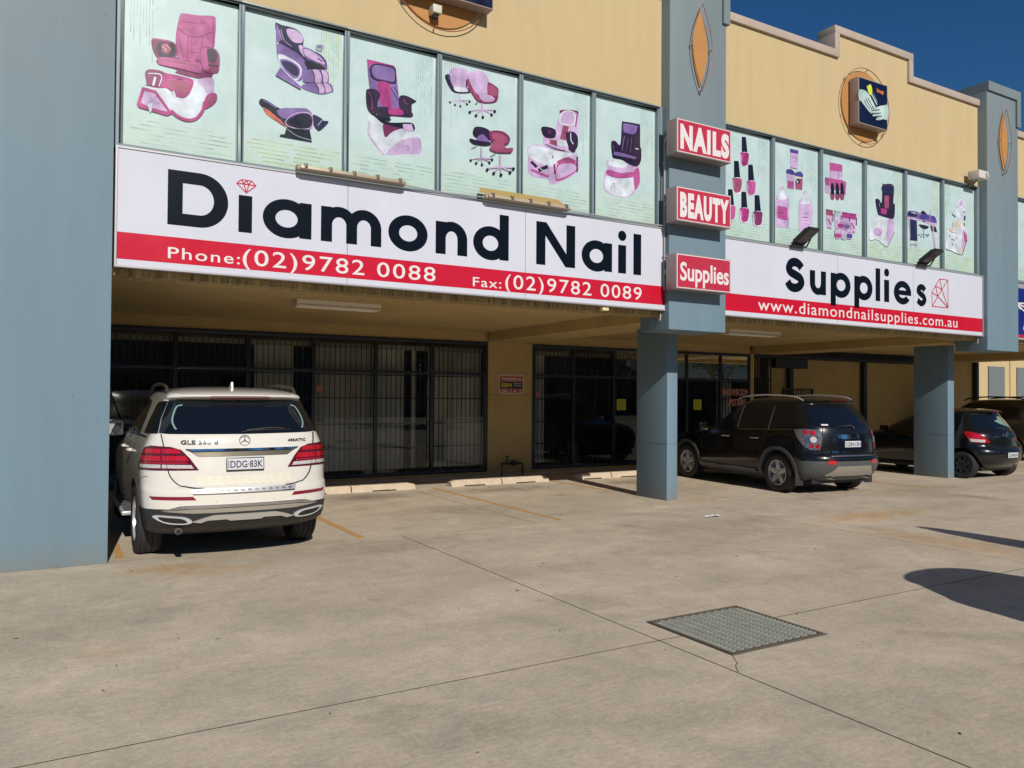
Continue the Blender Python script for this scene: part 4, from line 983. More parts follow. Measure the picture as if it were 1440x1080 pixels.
def picture_box(x0, x1, z0, z1, label, art):
    t = empty('picture_box', label, 'light box sign')
    b = MB(); b.box(x0, x1, 8.80, 8.98, z0, z1); b.build('casing', boxside, t, bevel=.006)
    b = MB(); b.box(x0 + .02, x1 - .02, 8.792, 8.7995, z0 + .02, z1 - .02); b.build('picture_face', P['navy'], t)
    b = MB()
    M = lambda x, y: (x0 + (x1 - x0) * x, z1 - (z1 - z0) * y)
    draw(b, M, art, 8.7915, .0006)
    b.build('printed_picture', None, t)
def fing(x, y, ang, L, w):
    c_, s_ = math.cos(ang), math.sin(ang)
    return ('hand', 's', (x - s_ * w, y + c_ * w, x + c_ * L * .6 - s_ * w * .95, y + s_ * L * .6 + c_ * w * .95, x + c_ * L, y + s_ * L, x + c_ * L * .6 + s_ * w * .95, y + s_ * L * .6 - c_ * w * .95, x + s_ * w, y - c_ * w))
art = [('yl', 's', (.27, .17, .33, .14, .36, .11, .42, .12, .46, .26, .40, .33, .33, .29)), ('hand', 'l', (.42, .30, .62, .50), .035), ('gr', 'l', (.48, .28, .62, .44), .02), ('or_', 'p', (.60, .14, .72, .17, .86, .16, .82, .25, .72, .22, .62, .23)),
       ('hand', 's', (.0, .31, .18, .27, .34, .33, .42, .44, .30, .55, .12, .54, .0, .50)), fing(.34, .40, .72, .38, .035), fing(.28, .44, .76, .42, .04), fing(.20, .48, .72, .38, .04), fing(.10, .50, .62, .42, .035), ('navy', 'l', (.30, .42, .50, .62), .018), ('navy', 'l', (.23, .46, .44, .64), .018), ('navy', 'l', (.16, .50, .36, .66), .016),
       ('hand', 's', (.66, .55, .82, .48, 1.0, .45, 1.0, .70, .90, .78, .74, .72)), fing(.74, .56, 2.75, .34, .05), fing(.74, .62, 2.9, .36, .045), fing(.76, .68, 2.85, .33, .045), fing(.82, .73, 2.75, .28, .04), ('navy', 'l', (.42, .665, .70, .60), .018), ('navy', 'l', (.42, .735, .74, .665), .018), ('navy', 'l', (.50, .79, .78, .72), .018)]
picture_box(12.24, 13.07, 6.60, 7.43, 'square light box with pale gloved hands on dark blue, above the fascia reading Supplies', art)
picture_box(3.62, 4.84, 6.70, 7.7, 'light box casing cut by the top of the frame, over the long sign', [('bl', 'p', (.75, .0, .95, .0, .93, .9, .85, .6))])
jb = empty('junction_box', 'small pale junction box under the light box at the top edge', 'junction box')
box('cover', mat('pale_plastic', srgb(190, 188, 170), .5), jb, 4.02, 4.14, 8.86, 9.0, 6.50, 6.60, bevel=.006)
box('gland', black_m, jb, 4.05, 4.11, 8.9, 8.98, 6.46, 6.499)

# weatherproof batten lights on top of the long sign
def batten(x0, x1, label, tilt):
    t = empty('batten_light', label, 'batten light', 'weatherproof batten lights on top of the long sign')
    bod = mat('aged_plastic', srgb(146, 134, 112), .5, var=.12, vscale=9)
    z = 4.285
    b = MB(); b.prism([(8.81, z - .03), (8.81, z + .005), (8.84, z + .03), (8.90, z + .03), (8.92, z - .03)], 'x', x0, x1); b.build('housing', bod, t, bevel=.006)
    b = MB(); b.prism([(8.775, z - .022), (8.782, z + .016), (8.809, z + .024), (8.809, z - .03)], 'x', x0 + .03, x1 - .03); b.build('diffuser', mat('old_diffuser', srgb(164, 150, 128), .35, var=.1), t, bevel=.005)
    n = 5
    for k in range(n):
        x = x0 + .09 + (x1 - x0 - .18) * k / (n - 1)
        box('clip', mat('dull_clip', srgb(104, 96, 84), .5, .5), t, x - .018, x + .018, 8.768, 8.82, z - .015, z + .036, bevel=.003)
    if tilt:
        b = MB(); b.poly([(x0 - .05, 8.9, z + .05), (x1 - .02, 8.9, z + .05), (x1 - .10, 8.97, z + .14), (x0 - .01, 8.97, z + .14)]); b.build('reflector', mat('ochre_sheet', srgb(160, 138, 84), .5), t)
batten(2.34, 3.66, 'left batten light, grey beige, on the top edge of the long sign', False)
batten(4.76, 6.08, 'right batten light with an ochre reflector, on the top edge of the long sign', True)
b = MB(); b.tube([(3.66, 8.86, 4.27), (4.2, 8.9, 4.262), (4.76, 8.86, 4.27)], .009)
tag(b.build('supply_cable', cm), 'thin pale cable between the two batten lights on the long sign', 'cable')
b = MB(); b.tube([(6.08, 8.86, 4.27), (7.0, 8.9, 4.262), (7.8, 8.9, 4.265), (7.84, 8.9, 4.2)], .009)
tag(b.build('supply_cable', cm), 'thin pale cable from the right batten light to the blue pier', 'cable')

# black floodlights on the second sign
def floodlight(x, label):
    t = empty('floodlight', label, 'floodlight', 'black floodlights on top of the Supplies fascia')
    fm = black_m
    M = Matrix.Translation((x, 8.93, 4.29)) @ Matrix.Rotation(R(-32), 4, 'X')
    b = MB()
    b.box(-.13, .13, -.42, .0, -.03, .025); o = b.build('lamp_head', fm, t, bevel=.008); o.data.transform(M)
    b = MB()
    for k in range(8): b.box(-.11 + k * .03, -.10 + k * .03, -.36, -.05, .026, .055)
    o = b.build('cooling_fins', fm, t); o.data.transform(M)
    b = MB(); b.box(-.115, .115, -.40, -.02, -.035, -.031); o = b.build('lens', mat('lamp_lens', srgb(60, 62, 66), .1), t); o.data.transform(M)
    b = MB(); b.tube([(x + .14, 8.75, 4.385), (x + .14, 8.84, 4.25)], .013); b.build('bracket_arm', fm, t)
    box('bracket_foot', fm, t, x - .19, x + .15, 8.84, 8.92, 4.246, 4.268)
floodlight(10.78, 'left black floodlight above the word Supplies on the fascia')
floodlight(14.30, 'right black floodlight above the gem outline on the fascia')
# camera by the far pier
t = empty('security_camera', 'white box security camera at the corner of the wall and the far blue pier', 'security camera')
wm = mat('white_plastic', srgb(196, 190, 184), .4)
cx, cz = at(1374, 248, 8.85)
box('camera_body', wm, t, cx - .16, cx + .18, 8.72, 8.95, cz - .07, cz + .09, bevel=.012)
box('lens_hood', mat('pale_hood', srgb(170, 164, 160), .4), t, cx + .08, cx + .17, 8.70, 8.719, cz - .04, cz + .05)
b = MB(); b.tube([(cx, 8.85, cz - .07), (cx - .04, 8.92, cz - .16), (cx - .06, 9.03, cz - .2)], .02); b.build('bracket', steel_m, t)
t = empty('motion_sensor', 'small white sensor on the bottom edge of the long sign near the blue pier', 'sensor')
cx, cz = at(849, 437, 9.0)
box('sensor_body', mat('cream_plastic', srgb(214, 200, 150), .5), t, cx - .055, cx + .055, 8.95, 9.04, 2.94, 2.998, bevel=.006)
for xx, lb in ((7.86, 'short pale drip pipe below the right end of the long sign'), (16.36, 'short pale drip pipe below the right end of the Supplies fascia'), (.50, 'short pale drip pipe below the left end of the long sign')):
    b = MB(); b.tube([(xx, 9.0, 2.99), (xx - .01, 9.0, 2.86)], .012)
    tag(b.build('drain_spout', mat('pale_pipe', srgb(170, 150, 120), .5)), lb, 'pipe')

# ceiling lights in the carport
def fluoro(x0, x1, y, label):
    t = empty('ceiling_light', label, 'ceiling light', 'twin tube ceiling lights under the soffit')
    wmm = mat('enamel_white', srgb(206, 196, 176), .4)
    b = MB(); b.prism([(y - .15, 3.07), (y - .12, 3.02), (y + .12, 3.02), (y + .15, 3.07)], 'x', x0, x1); b.build('tray', wmm, t)
    for s_ in (-.08, .08):
        b = MB(); b.tube([(x0 + .03, y + s_, 2.99), (x1 - .03, y + s_, 2.99)], .019, 10); b.build('tube', mat('tube_glass', srgb(226, 220, 206), .2), t, smooth=True)
    for x in (x0, x1 - .03): box('end_cap', wmm, t, x, x + .029, y - .12, y + .12, 2.975, 3.0195)
fluoro(2.98, 4.25, 11.3, 'twin tube ceiling light above the white car')
fluoro(11.55, 13.0, 11.3, 'twin tube ceiling light above the black four wheel drive')

# warning sign on the masonry
t = empty('warning_sign', 'small red black and yellow security warning sign on the tan wall', 'sign')
x0, z1 = at(701, 526, YG); x1, z0 = at(736, 554.5, YG)
box('backing_plate', mat('sign_backing', srgb(196, 178, 160), .5), t, x0, x1, YG - .012, YG - .002, z0, z1)
wx = lambda f: x0 + (x1 - x0) * f
wz = lambda f: z1 - (z1 - z0) * f
box('black_panel', mat('sign_black_print', (.012, .012, .012), .4), t, wx(.05), wx(.95), YG - .0135, YG - .0125, wz(.37), wz(.72))
redp = mat('sign_red_print', srgb(160, 24, 36), .4)
box('red_panel', redp, t, wx(.05), wx(.95), YG - .0135, YG - .0125, wz(.35), wz(.10))
box('red_panel', redp, t, wx(.05), wx(.95), YG - .0135, YG - .0125, wz(.92), wz(.74))
text_object('lettering', 'WARNING', white_m, t, wx(.10), wx(.90), wz(.31), .07, YG - .0145, off=.02)
text_object('lettering', 'SSM', mat('sign_yellow', srgb(206, 180, 30), .4), t, wx(.09), wx(.52), wz(.64), .085, YG - .0145, off=.04)
text_object('lettering', 'Sensors', white_m, t, wx(.60), wx(.90), wz(.49), .035, YG - .0145, off=.01)
text_object('lettering', 'Security', white_m, t, wx(.60), wx(.90), wz(.60), .035, YG - .0145, off=.01)
text_object('lettering', '1300 13 45 12', white_m, t, wx(.08), wx(.92), wz(.90), .055, YG - .0145, off=.02)
ym = mat('yellow_notice', srgb(190, 186, 40), .5, var=.08)
for (u, v, lb) in ((874, 569, 'yellow paper notice in the shop window left of the near pillar'), (981, 569, 'yellow paper notice in the shop window right of the near pillar')):
    x, z = at(u, v, YG - .01)
    t = empty('paper_notice', lb, 'notice', 'yellow notices in the shop window')
    box('sheet', ym, t, x - .135, x + .135, YG - .006, YG - .003, z - .13, z + .13)
    b = MB()
    for k in range(6): b.box(x - .10, x + .1 - (k % 3) * .03, YG - .0075, YG - .0065, z + .08 - k * .033, z + .09 - k * .033)
    b.build('printed_lines', mat('grey_print', srgb(120, 116, 50), .6), t)
t = empty('window_lettering', 'red and white SHOWROOM lettering on the shop window behind the black four wheel drive', 'window lettering')
x0, z = at(1016, 556, YG - .01); x1, _ = at(1053, 556, YG - .01)
pk_l = mat('letter_pale_red', srgb(190, 130, 120), .4)
text_object('lettering', 'SHOWROOM', pk_l, t, x0, x1, z, .18, YG - .006, off=.03)
text_object('lettering', 'UPSTAIRS', pk_l, t, x0 + .15, x1 - .1, z - .27, .18, YG - .006, off=.03)
for (u, v, c, lb) in ((449, 547, 'sticker_orange', 'small orange sticker on the shop window above the white car'), (754, 555, 'sticker_orange', 'small orange sticker low on the second shop window, near the tan wall')):
    x, z = at(u, v, YG - .01)
    o = MB().box(x - .05, x + .07, YG - .005, YG - .002, z - .05, z + .05).build('sticker', mat(c, srgb(170, 96, 60), .5)); tag(o, lb, 'sticker')
# water pipes by the wall foot
t = empty('water_tap_stand', 'low black pipework with a valve standing against the tan wall', 'pipework')
x0, _ = at(705, 668, YG - .1); x1, _ = at(734, 665, YG - .1)
pm = mat('black_pipe', (.02, .02, .022), .5)
b = MB(); b.tube([(x0, YG - .12, .0), (x0, YG - .12, .26), (x1, YG - .12, .26), (x1, YG - .12, .0)], .022); b.build('pipe', pm, t)
b = MB(); b.lathe([(0, -.06), (.05, -.06), (.065, 0), (.05, .06), (0, .06)], ((x0 + x1) / 2 + .04, YG - .12, .27), 'x', 16); b.build('valve', pm, t)
b = MB(); b.tube([(x0 + .13, YG - .12, .27), (x0 + .13, YG - .12, .43)], .016); b.build('riser', pm, t)
b = MB(); b.lathe([(0, 0), (.04, 0), (.04, .02), (0, .02)], (x0 + .13, YG - .12, .40), 'z', 14); b.build('handwheel', pm, t)

# blue sign and building further right
t = empty('blue_sign', 'dark blue sign with white star lines at the right edge of the frame', 'shop sign')
box('face_panel', mat('blue_acrylic', srgb(20, 30, 110), .25, coat=.3), t, 17.62, 27.6, 8.93, 9.02, 3.05, 4.10)
box('frame', mat('light_aluminium'), t, 17.61, 27.61, 8.94, 9.03, 3.0, 3.049); box('frame', mat('light_aluminium'), t, 17.61, 27.61, 8.94, 9.03, 4.101, 4.2)
box('red_strip', signred, t, 17.62, 27.6, 8.925, 8.9295, 3.05, 3.10)
b = MB(); cx, cz = 18.45, 3.62; y = 8.929
for k in range(5):
    a0, a1, am = math.pi / 2 + k * 1.2566, math.pi / 2 + (k + 1) * 1.2566, math.pi / 2 + (k + .5) * 1.2566
    for pa, pb in (((.62, a0), (.26, am)), ((.26, am), (.62, a1)), ((.0, am), (.26, am)), ((0, a0), (.62, a0)), ((.45, a0 + .25), (.62, a0))):
        y -= .0003
        for qd in ribbon2d([(cx + pa[0] * 1.3 * math.cos(pa[1]), cz + pa[0] * .8 * math.sin(pa[1])), (cx + pb[0] * 1.3 * math.cos(pb[1]), cz + pb[0] * .8 * math.sin(pb[1]))], .03):
            b.poly([(p[0], y, p[1]) for p in qd])
b.build('star_emblem', white_m, t)
far = empty('far_building', 'sunlit cream building with grey render panels beyond the carport', 'building')
box('front_wall', tan, far, 28.1, 64, 16.0, 24, 0, 7)
gp = mat('grey_render_panel', srgb(104, 112, 116), .8, var=.3, vscale=25)
px0, pzt = at(1389, 515, 16.0); px1, _ = at(1411.5, 515, 16.0); px2, _ = at(1429, 515, 16.0); pitch_ = px2 - px0
for k in range(8):
    x = px0 + k * pitch_
    box('render_panel', gp, far, x, x + (px1 - px0), 15.96, 15.999, 1.1, pzt)
    box('joint', joint_m, far, x + pitch_ * .76, x + pitch_ * .76 + .025, 15.99, 16.001, .0, 6.9)

# scraps on the paving
t = empty('paper_scrap', 'crumpled white paper scrap lying on the concrete right of the near pillar', 'litter')
d_ = cF + cR * ((1002 - 720) / FPX) - cU * ((727 - 540) / FPX); k_ = -CAM_H / d_.z
px, py = d_.x * k_, d_.y * k_
b = MB(); rnd = random.Random(3)
g_ = [[(px - .12 + i * .05 + rnd.uniform(-.01, .01), py - .04 + j * .04 + rnd.uniform(-.01, .01), .006 + rnd.uniform(0, .022)) for j in range(3)] for i in range(6)]
for i in range(5):
    for j in range(2): b.poly([g_[i][j], g_[i + 1][j], g_[i + 1][j + 1], g_[i][j + 1]])
b.build('sheet', mat('paper_white', srgb(214, 210, 220), .7), t)
b = MB(); rnd = random.Random(11)
for k in range(110):
    if k < 70: x, y = rnd.uniform(-1, 9), rnd.uniform(2.2, 8.8)
    else: x, y = rnd.uniform(3, 17), rnd.uniform(8.9, 13)
    a = rnd.uniform(0, 6.28); L_2, w2 = rnd.choice((.006, .009, .012, .02, .026)), rnd.uniform(.002, .007)
    c_, s_ = math.cos(a), math.sin(a); h = rnd.uniform(.003, .012)
    b.poly([(x - c_ * L_2, y - s_ * L_2, .002), (x - s_ * w2, y + c_ * w2, h), (x + c_ * L_2, y + s_ * L_2, .003), (x + s_ * w2, y - c_ * w2, .002)])
tag(b.build('leaf_litter', mat('dead_leaf', srgb(62, 50, 38), .8)), 'scattered small dead leaves and grit on the concrete', 'leaf litter', kind='stuff')
# ================================================================ cars
def interp(keys, z):
    """smooth monotone-ish interpolation of (z, value) keys"""
    zs = [k[0] for k in keys]; vs = [k[1] for k in keys]
    if z <= zs[0]: return vs[0]
    if z >= zs[-1]: return vs[-1]
    n = len(zs)
    d = [(vs[i + 1] - vs[i]) / (zs[i + 1] - zs[i]) for i in range(n - 1)]
    mm = [d[0]] + [0 if d[i - 1] * d[i] <= 0 else 2 * d[i - 1] * d[i] / (d[i - 1] + d[i]) for i in range(1, n - 1)] + [d[-1]]
    for i in range(n - 1):
        if z <= zs[i + 1]:
            h = zs[i + 1] - zs[i]; t = (z - zs[i]) / h
            return (2 * t ** 3 - 3 * t * t + 1) * vs[i] + (t ** 3 - 2 * t * t + t) * h * mm[i] + (-2 * t ** 3 + 3 * t * t) * vs[i + 1] + (t ** 3 - t * t) * h * mm[i + 1]

class CarBody:
    """body as a stack of plan outlines; x runs forward from the rear bumper, y to the left, z up"""
    def __init__(s, K):
        s.K = K; s.cache = {}
    def half(s, z):
        """half outline rear centre -> rear corner -> side -> front corner -> front centre, (x, y>=0)"""
        key = round(z, 4)
        if key in s.cache: return s.cache[key]
        K = s.K
        xr, xf, w = interp(K['rear'], z), interp(K['front'], z), interp(K['width'], z)
        rr, rf = interp(K['rr'], z), interp(K['rf'], z); n = K.get('n', 2.7); e = 2 / n
        bow = K.get('bow', .05); tp = K.get('taper', .04)
        L = xf - xr; rr = min(rr, L * .3); rf = min(rf, L * .3)
        pts = []
        NQ = 22
        for i in range(NQ + 1):
            t = math.pi / 2 * i / NQ
            y = math.sin(t) ** e; x = 1 - math.cos(t) ** e if t < math.pi / 2 - 1e-9 else 1
            pts.append((xr + x * rr + bow * y * y * .0, y))
        # even out: bow spreads the rear face slightly
        pts = [(p[0] + bow * p[1] ** 2, p[1]) for p in pts]
        x_s, x_e = pts[-1][0], xf - rf - bow
        NS = 34
        for i in range(1, NS): pts.append((x_s + (x_e - x_s) * i / NS, 1))
        for i in range(NQ + 1):
            t = math.pi / 2 * (1 - i / NQ)
            y = math.sin(t) ** e; x = 1 - math.cos(t) ** e if t < math.pi / 2 - 1e-9 else 1
            pts.append((xf - x * rf - bow * y * y, y))
        out = []
        for x, y in pts:
            f = (x - xr) / L
            ww = w * (1 - tp * (2 * f - 1) ** 2 * 1.0)
            out.append((x, y * ww))
        out[0] = (out[0][0], 0); out[-1] = (out[-1][0], 0)
        s.cache[key] = out
        return out
    def mesh(s, zs, mats, matfn, name, parent, arches):
        bm = bmesh.new(); rows = []
        for z in zs:
            h = s.half(z); row = h + [(x, -y) for x, y in reversed(h[1:-1])]
            rows.append([bm.verts.new((x, y, z)) for x, y in row])
        N = len(rows[0])
        for i in range(len(rows) - 1):
            for j in range(N):
                k = (j + 1) % N
                f = bm.faces.new((rows[i][j], rows[i][k], rows[i + 1][k], rows[i + 1][j]))
        bm.faces.new(rows[0]); bm.faces.new(rows[-1])
        bmesh.ops.recalc_face_normals(bm, faces=bm.faces)
        for f in bm.faces:
            c = f.calc_center_median(); f.material_index = matfn(c, f.normal)
        me = bpy.data.meshes.new(name)
        for m in mats: me.materials.append(m)
        bm.to_mesh(me); bm.free()
        o = bpy.data.objects.new(name, me); COL.objects.link(o)
        cu = MB()
        for (x, z, r_) in arches:
            for sy in (-1, 1):
                cu.lathe([(0, -.2), (r_, -.2), (r_, .5), (0, .5)] if sy > 0 else [(0, -.5), (r_, -.5), (r_, .2), (0, .2)], (x, sy * (s.K['w'] - .26), z), 'y', 40)
        c_o = cu.build('cut', mats[-1])
        md = o.modifiers.new('b', 'BOOLEAN'); md.object = c_o; md.operation = 'DIFFERENCE'; md.solver = 'EXACT'; md.use_self = True
        dg = bpy.context.evaluated_depsgraph_get()
        m2 = bpy.data.meshes.new_from_object(o.evaluated_get(dg), depsgraph=dg)
        o.modifiers.clear(); o.data = m2; bpy.data.objects.remove(c_o)
        m2.name = name
        for p in m2.polygons: p.use_smooth = True
        bm = bmesh.new(); bm.from_mesh(m2)
        for e in bm.edges:
            if len(e.link_faces) == 2 and e.calc_face_angle(0) > R(40): e.smooth = False
        bm.to_mesh(m2); bm.free()
        o.parent = parent
        return o
    # surface lookups ------------------------------------------------
    def at_s(s, sv, z):
        sg = 1 if sv >= 0 else -1; a = abs(sv); h = s.half(z); acc = 0
        for i in range(len(h) - 1):
            d = math.dist(h[i], h[i + 1])
            if acc + d >= a:
                t = (a - acc) / d
                return Vector((h[i][0] + (h[i + 1][0] - h[i][0]) * t, sg * (h[i][1] + (h[i + 1][1] - h[i][1]) * t), z))
            acc += d
        return Vector((h[-1][0], 0, z))
    def at_x(s, x, z, sg=1):
        h = s.half(z); k0 = 22; a, b_ = h[8], h[-9]
        for i in range(4, len(h) - 5):
            if h[i][0] <= x <= h[i + 1][0]:
                t = (x - h[i][0]) / max(1e-6, h[i + 1][0] - h[i][0])
                return Vector((x, sg * (h[i][1] + (h[i + 1][1] - h[i][1]) * t), z))
        q = h[4] if x < h[4][0] else h[-5]
        return Vector((q[0], sg * q[1], z))
    def patch(s, name, poly, m, parent, mode='s', sg=1, off=.004, step=.05, depth=.012, smooth_pts=False, label=None):
        """piece of trim that follows the body: poly in (s,z) or (x,z)"""
        if smooth_pts: poly = [(p[0], p[1]) for p in catmull([(a, b_, 0) for a, b_ in poly], 4, True)]
        if mode == 's' and sg < 0: poly = [(-a, b_) for a, b_ in poly]
        f = (lambda a, z: s.at_s(a, z)) if mode == 's' else (lambda a, z: s.at_x(a, z, sg))
        def nrm(a, z):
            p = f(a, z); e = .012
            da = f(a + e, z) - f(a - e, z); dz = f(a, z + e) - f(a, z - e)
            n = da.cross(dz)
            if n.length < 1e-9: return Vector((-1, 0, 0))
            n.normalize()
            c = Vector((2.4, 0, .9))
            if n.dot(p - Vector((min(max(p.x, 1.2), 3.4), 0, .6))) < 0: n = -n
            return n
        bm = bmesh.new()
        bm.faces.new([bm.verts.new((a, z, 0)) for a, z in poly])
        for ax in (0, 1):
            lo = min(p[ax] for p in poly); hi = max(p[ax] for p in poly)
            k = math.floor(lo / step) + 1
            while k * step < hi:
                co = [0, 0, 0]; co[ax] = k * step; no = [0, 0, 0]; no[ax] = 1
                bmesh.ops.bisect_plane(bm, geom=bm.verts[:] + bm.edges[:] + bm.faces[:], dist=1e-5, plane_co=co, plane_no=no); k += 1
        bmesh.ops.triangulate(bm, faces=[f_ for f_ in bm.faces if len(f_.verts) > 4])
        top = {}
        bnd = [e for e in bm.edges if len(e.link_faces) == 1]
        low = {}
        for v in list(bm.verts):
            a, z = v.co.x, v.co.y
            p, n = f(a, z), nrm(a, z)
            top[v] = (p + n * off, p - n * depth)
        for e in bnd:
            vs = []
            for v in e.verts:
                if v not in low: low[v] = bm.verts.new(top[v][1])
                vs.append(low[v])
            try: bm.faces.new((e.verts[0], e.verts[1], vs[1], vs[0]))
            except ValueError: pass
        for v, (p, q) in top.items(): v.co = p
        bmesh.ops.recalc_face_normals(bm, faces=bm.faces)
        for f_ in bm.faces: f_.smooth = True
        for e in bm.edges:
            if len(e.link_faces) == 2 and e.calc_face_angle(0) > R(50): e.smooth = False
        me = bpy.data.meshes.new(name); bm.to_mesh(me); bm.free(); me.materials.append(m)
        o = bpy.data.objects.new(name, me); COL.objects.link(o); o.parent = parent
        if label: o['label'] = label
        return o
    def line(s, name, pts, w, m, parent, mode='s', sg=1, off=.0015, n=6, curved=True):
        """narrow strip (shut line, trim) along the body"""
        if mode == 's' and sg < 0: pts = [(-a, b_) for a, b_ in pts]
        f = (lambda a, z: s.at_s(a, z)) if mode == 's' else (lambda a, z: s.at_x(a, z, sg))
        pts = catmull([(a, b_, 0) for a, b_ in pts], n) if curved else [(a, b_, 0) for a, b_ in pts]
        P3 = [f(p[0], p[1]) for p in pts]
        mb = MB(); Lf, Rg = [], []
        for i, p in enumerate(P3):
            d = (P3[min(i + 1, len(P3) - 1)] - P3[max(i - 1, 0)]).normalized()
            a, z = pts[i][0], pts[i][1]; e = .01
            nn = (f(a + e, z) - f(a - e, z)).cross(f(a, z + e) - f(a, z - e)).normalized()
            if nn.dot(p - Vector((min(max(p.x, 1.2), 3.4), 0, .6))) < 0: nn = -nn
            sd_ = d.cross(nn).normalized()
            Lf.append((p + sd_ * w / 2 + nn * off, p + sd_ * w / 2 - nn * .01)); Rg.append((p - sd_ * w / 2 + nn * off, p - sd_ * w / 2 - nn * .01))
        for i in range(len(P3) - 1):
            mb.poly([Lf[i][0], Lf[i + 1][0], Rg[i + 1][0], Rg[i][0]])
            mb.poly([Lf[i][0], Lf[i + 1][0], Lf[i + 1][1], Lf[i][1]]); mb.poly([Rg[i][0], Rg[i + 1][0], Rg[i + 1][1], Rg[i][1]])
        return mb.build(name, m, parent)

tyre_m = mat('tyre_rubber', (.022, .022, .023), .75, var=.2, vscale=30)
alloy = mat('alloy_silver', srgb(188, 188, 192), .35, .45)
badge_m = mat('badge_chrome', srgb(58, 58, 64), .3, .3)
dark_alloy = mat('dark_alloy', srgb(24, 24, 26), .25, .6, coat=.5)
chrome = mat('chrome', srgb(200, 202, 208), .06, 1.)
plastic = mat('black_trim_plastic', (.022, .022, .024), .5, var=.15, vscale=20)
glossb = mat('gloss_black', (.008, .008, .010), .06, coat=1.)
tint = mat('tinted_glass', (.005, .007, .011), .03, coat=.35, spec=.5)
lens_r = mat('red_lens', srgb(160, 14, 26), .12, coat=1.)
lens_r2 = mat('bright_red_lens', srgb(176, 18, 32), .1, coat=1., var=.25, vscale=60)
lens_d = mat('dark_red_lens', srgb(84, 8, 24), .12, coat=1.)
lens_c = mat('clear_lens', srgb(190, 184, 184), .1, coat=1., var=.2, vscale=70)
gap_m = mat('shut_line', (.01, .01, .01), .8)
plate_w = mat('plate_white', srgb(190, 192, 198), .35)
plate_k = mat('plate_black', (.01, .01, .012), .4)

def wheel(parent, x, y, r, rim_r, w, side, rim_m, style, spokes=5, edge_m=None):
    t = empty('wheel', parent=parent, loc=(x, y, r))
    hw = w / 2; sw = r - rim_r
    prof = [(rim_r - .004, -hw * .86), (rim_r + .012, -hw * .93), (rim_r + sw * .5, -hw * 1.0), (r - .03, -hw * .93), (r - .008, -hw * .78)]
    gs = [-.5, -.17, .17, .5]
    for g in gs:
        c = g * hw * 1.25
        prof += [(r, c - .014), (r, c - .006), (r - .008, c - .005), (r - .008, c + .005), (r, c + .006)]
    prof += [(r - .008, hw * .78), (r - .03, hw * .93), (rim_r + sw * .5, hw * 1.0), (rim_r + .012, hw * .93), (rim_r - .004, hw * .86), (rim_r - .02, 0), (rim_r - .004, -hw * .86)]
    b = MB(); b.lathe(prof, (0, 0, 0), 'y', 48); b.build('tyre', tyre_m, t, smooth=True, angle=50)
    s = side
    b = MB()
    b.lathe([(rim_r - .004, s * hw * .88), (rim_r - .012, s * hw * .93), (rim_r - .026, s * hw * .88), (rim_r - .034, s * hw * .2), (rim_r - .05, -s * hw * .6), (.09, -s * hw * .5), (0, -s * hw * .5)], (0, 0, 0), 'y', 48)
    b.lathe([(.0, s * hw * .70), (.028, s * hw * .72), (.034, s * hw * .66), (.075, s * hw * .60), (.08, s * hw * .3), (.0, s * hw * .3)], (0, 0, 0), 'y', 24)
    b.build('rim', dark_alloy if style == 'dark' else rim_m, t, smooth=True)
    b = MB(); b.lathe([(.0, 0), (.15, 0), (.15, .02), (0, .02)], (0, s * hw * .05, 0), 'y', 28); b.build('brake_disc', steel_m, t)
    for k in range(spokes):
        a0 = 2 * math.pi * k / spokes + .3
        arms = ((0, .052, .034),) if style == 'wide' else ((-.13, .019, .015), (.13, .019, .015))
        for da, wi, wo in arms:
            b = MB()
            a = a0 + (da if style != 'wide' else 0)
            def pt(rad, off, yy, aa=a): return (rad * math.cos(aa) - off * math.sin(aa), yy, rad * math.sin(aa) + off * math.cos(aa))
            ri, ro = .045, rim_r - .018
            ai = a0 + da * .35
            def ptI(off, yy): return (ri * math.cos(ai) - off * math.sin(ai), yy, ri * math.sin(ai) + off * math.cos(ai))
            yi, yo = s * hw * .66, s * hw * .80
            dd = -s * .045
            v = [ptI(-wi, yi), ptI(wi, yi), pt(ro, wo, yo), pt(ro, -wo, yo), ptI(-wi * 1.1, yi + dd), ptI(wi * 1.1, yi + dd), pt(ro, wo * 1.2, yo + dd), pt(ro, -wo * 1.2, yo + dd)]
            mid = pt((ri + ro) / 2, -wi * .9, (yi + yo) / 2 + s * .006); mid2 = pt((ri + ro) / 2, wi * .9, (yi + yo) / 2 + s * .006)
            for f in ((v[0], v[1], mid2, mid), (mid, mid2, v[2], v[3]), (v[0], mid, v[3], v[7], v[4]), (v[1], mid2, v[2], v[6], v[5]), (v[4], v[5], v[6], v[7])): b.poly(f)
            b.build('spoke', edge_m or rim_m, t, bevel=.003)
    return t

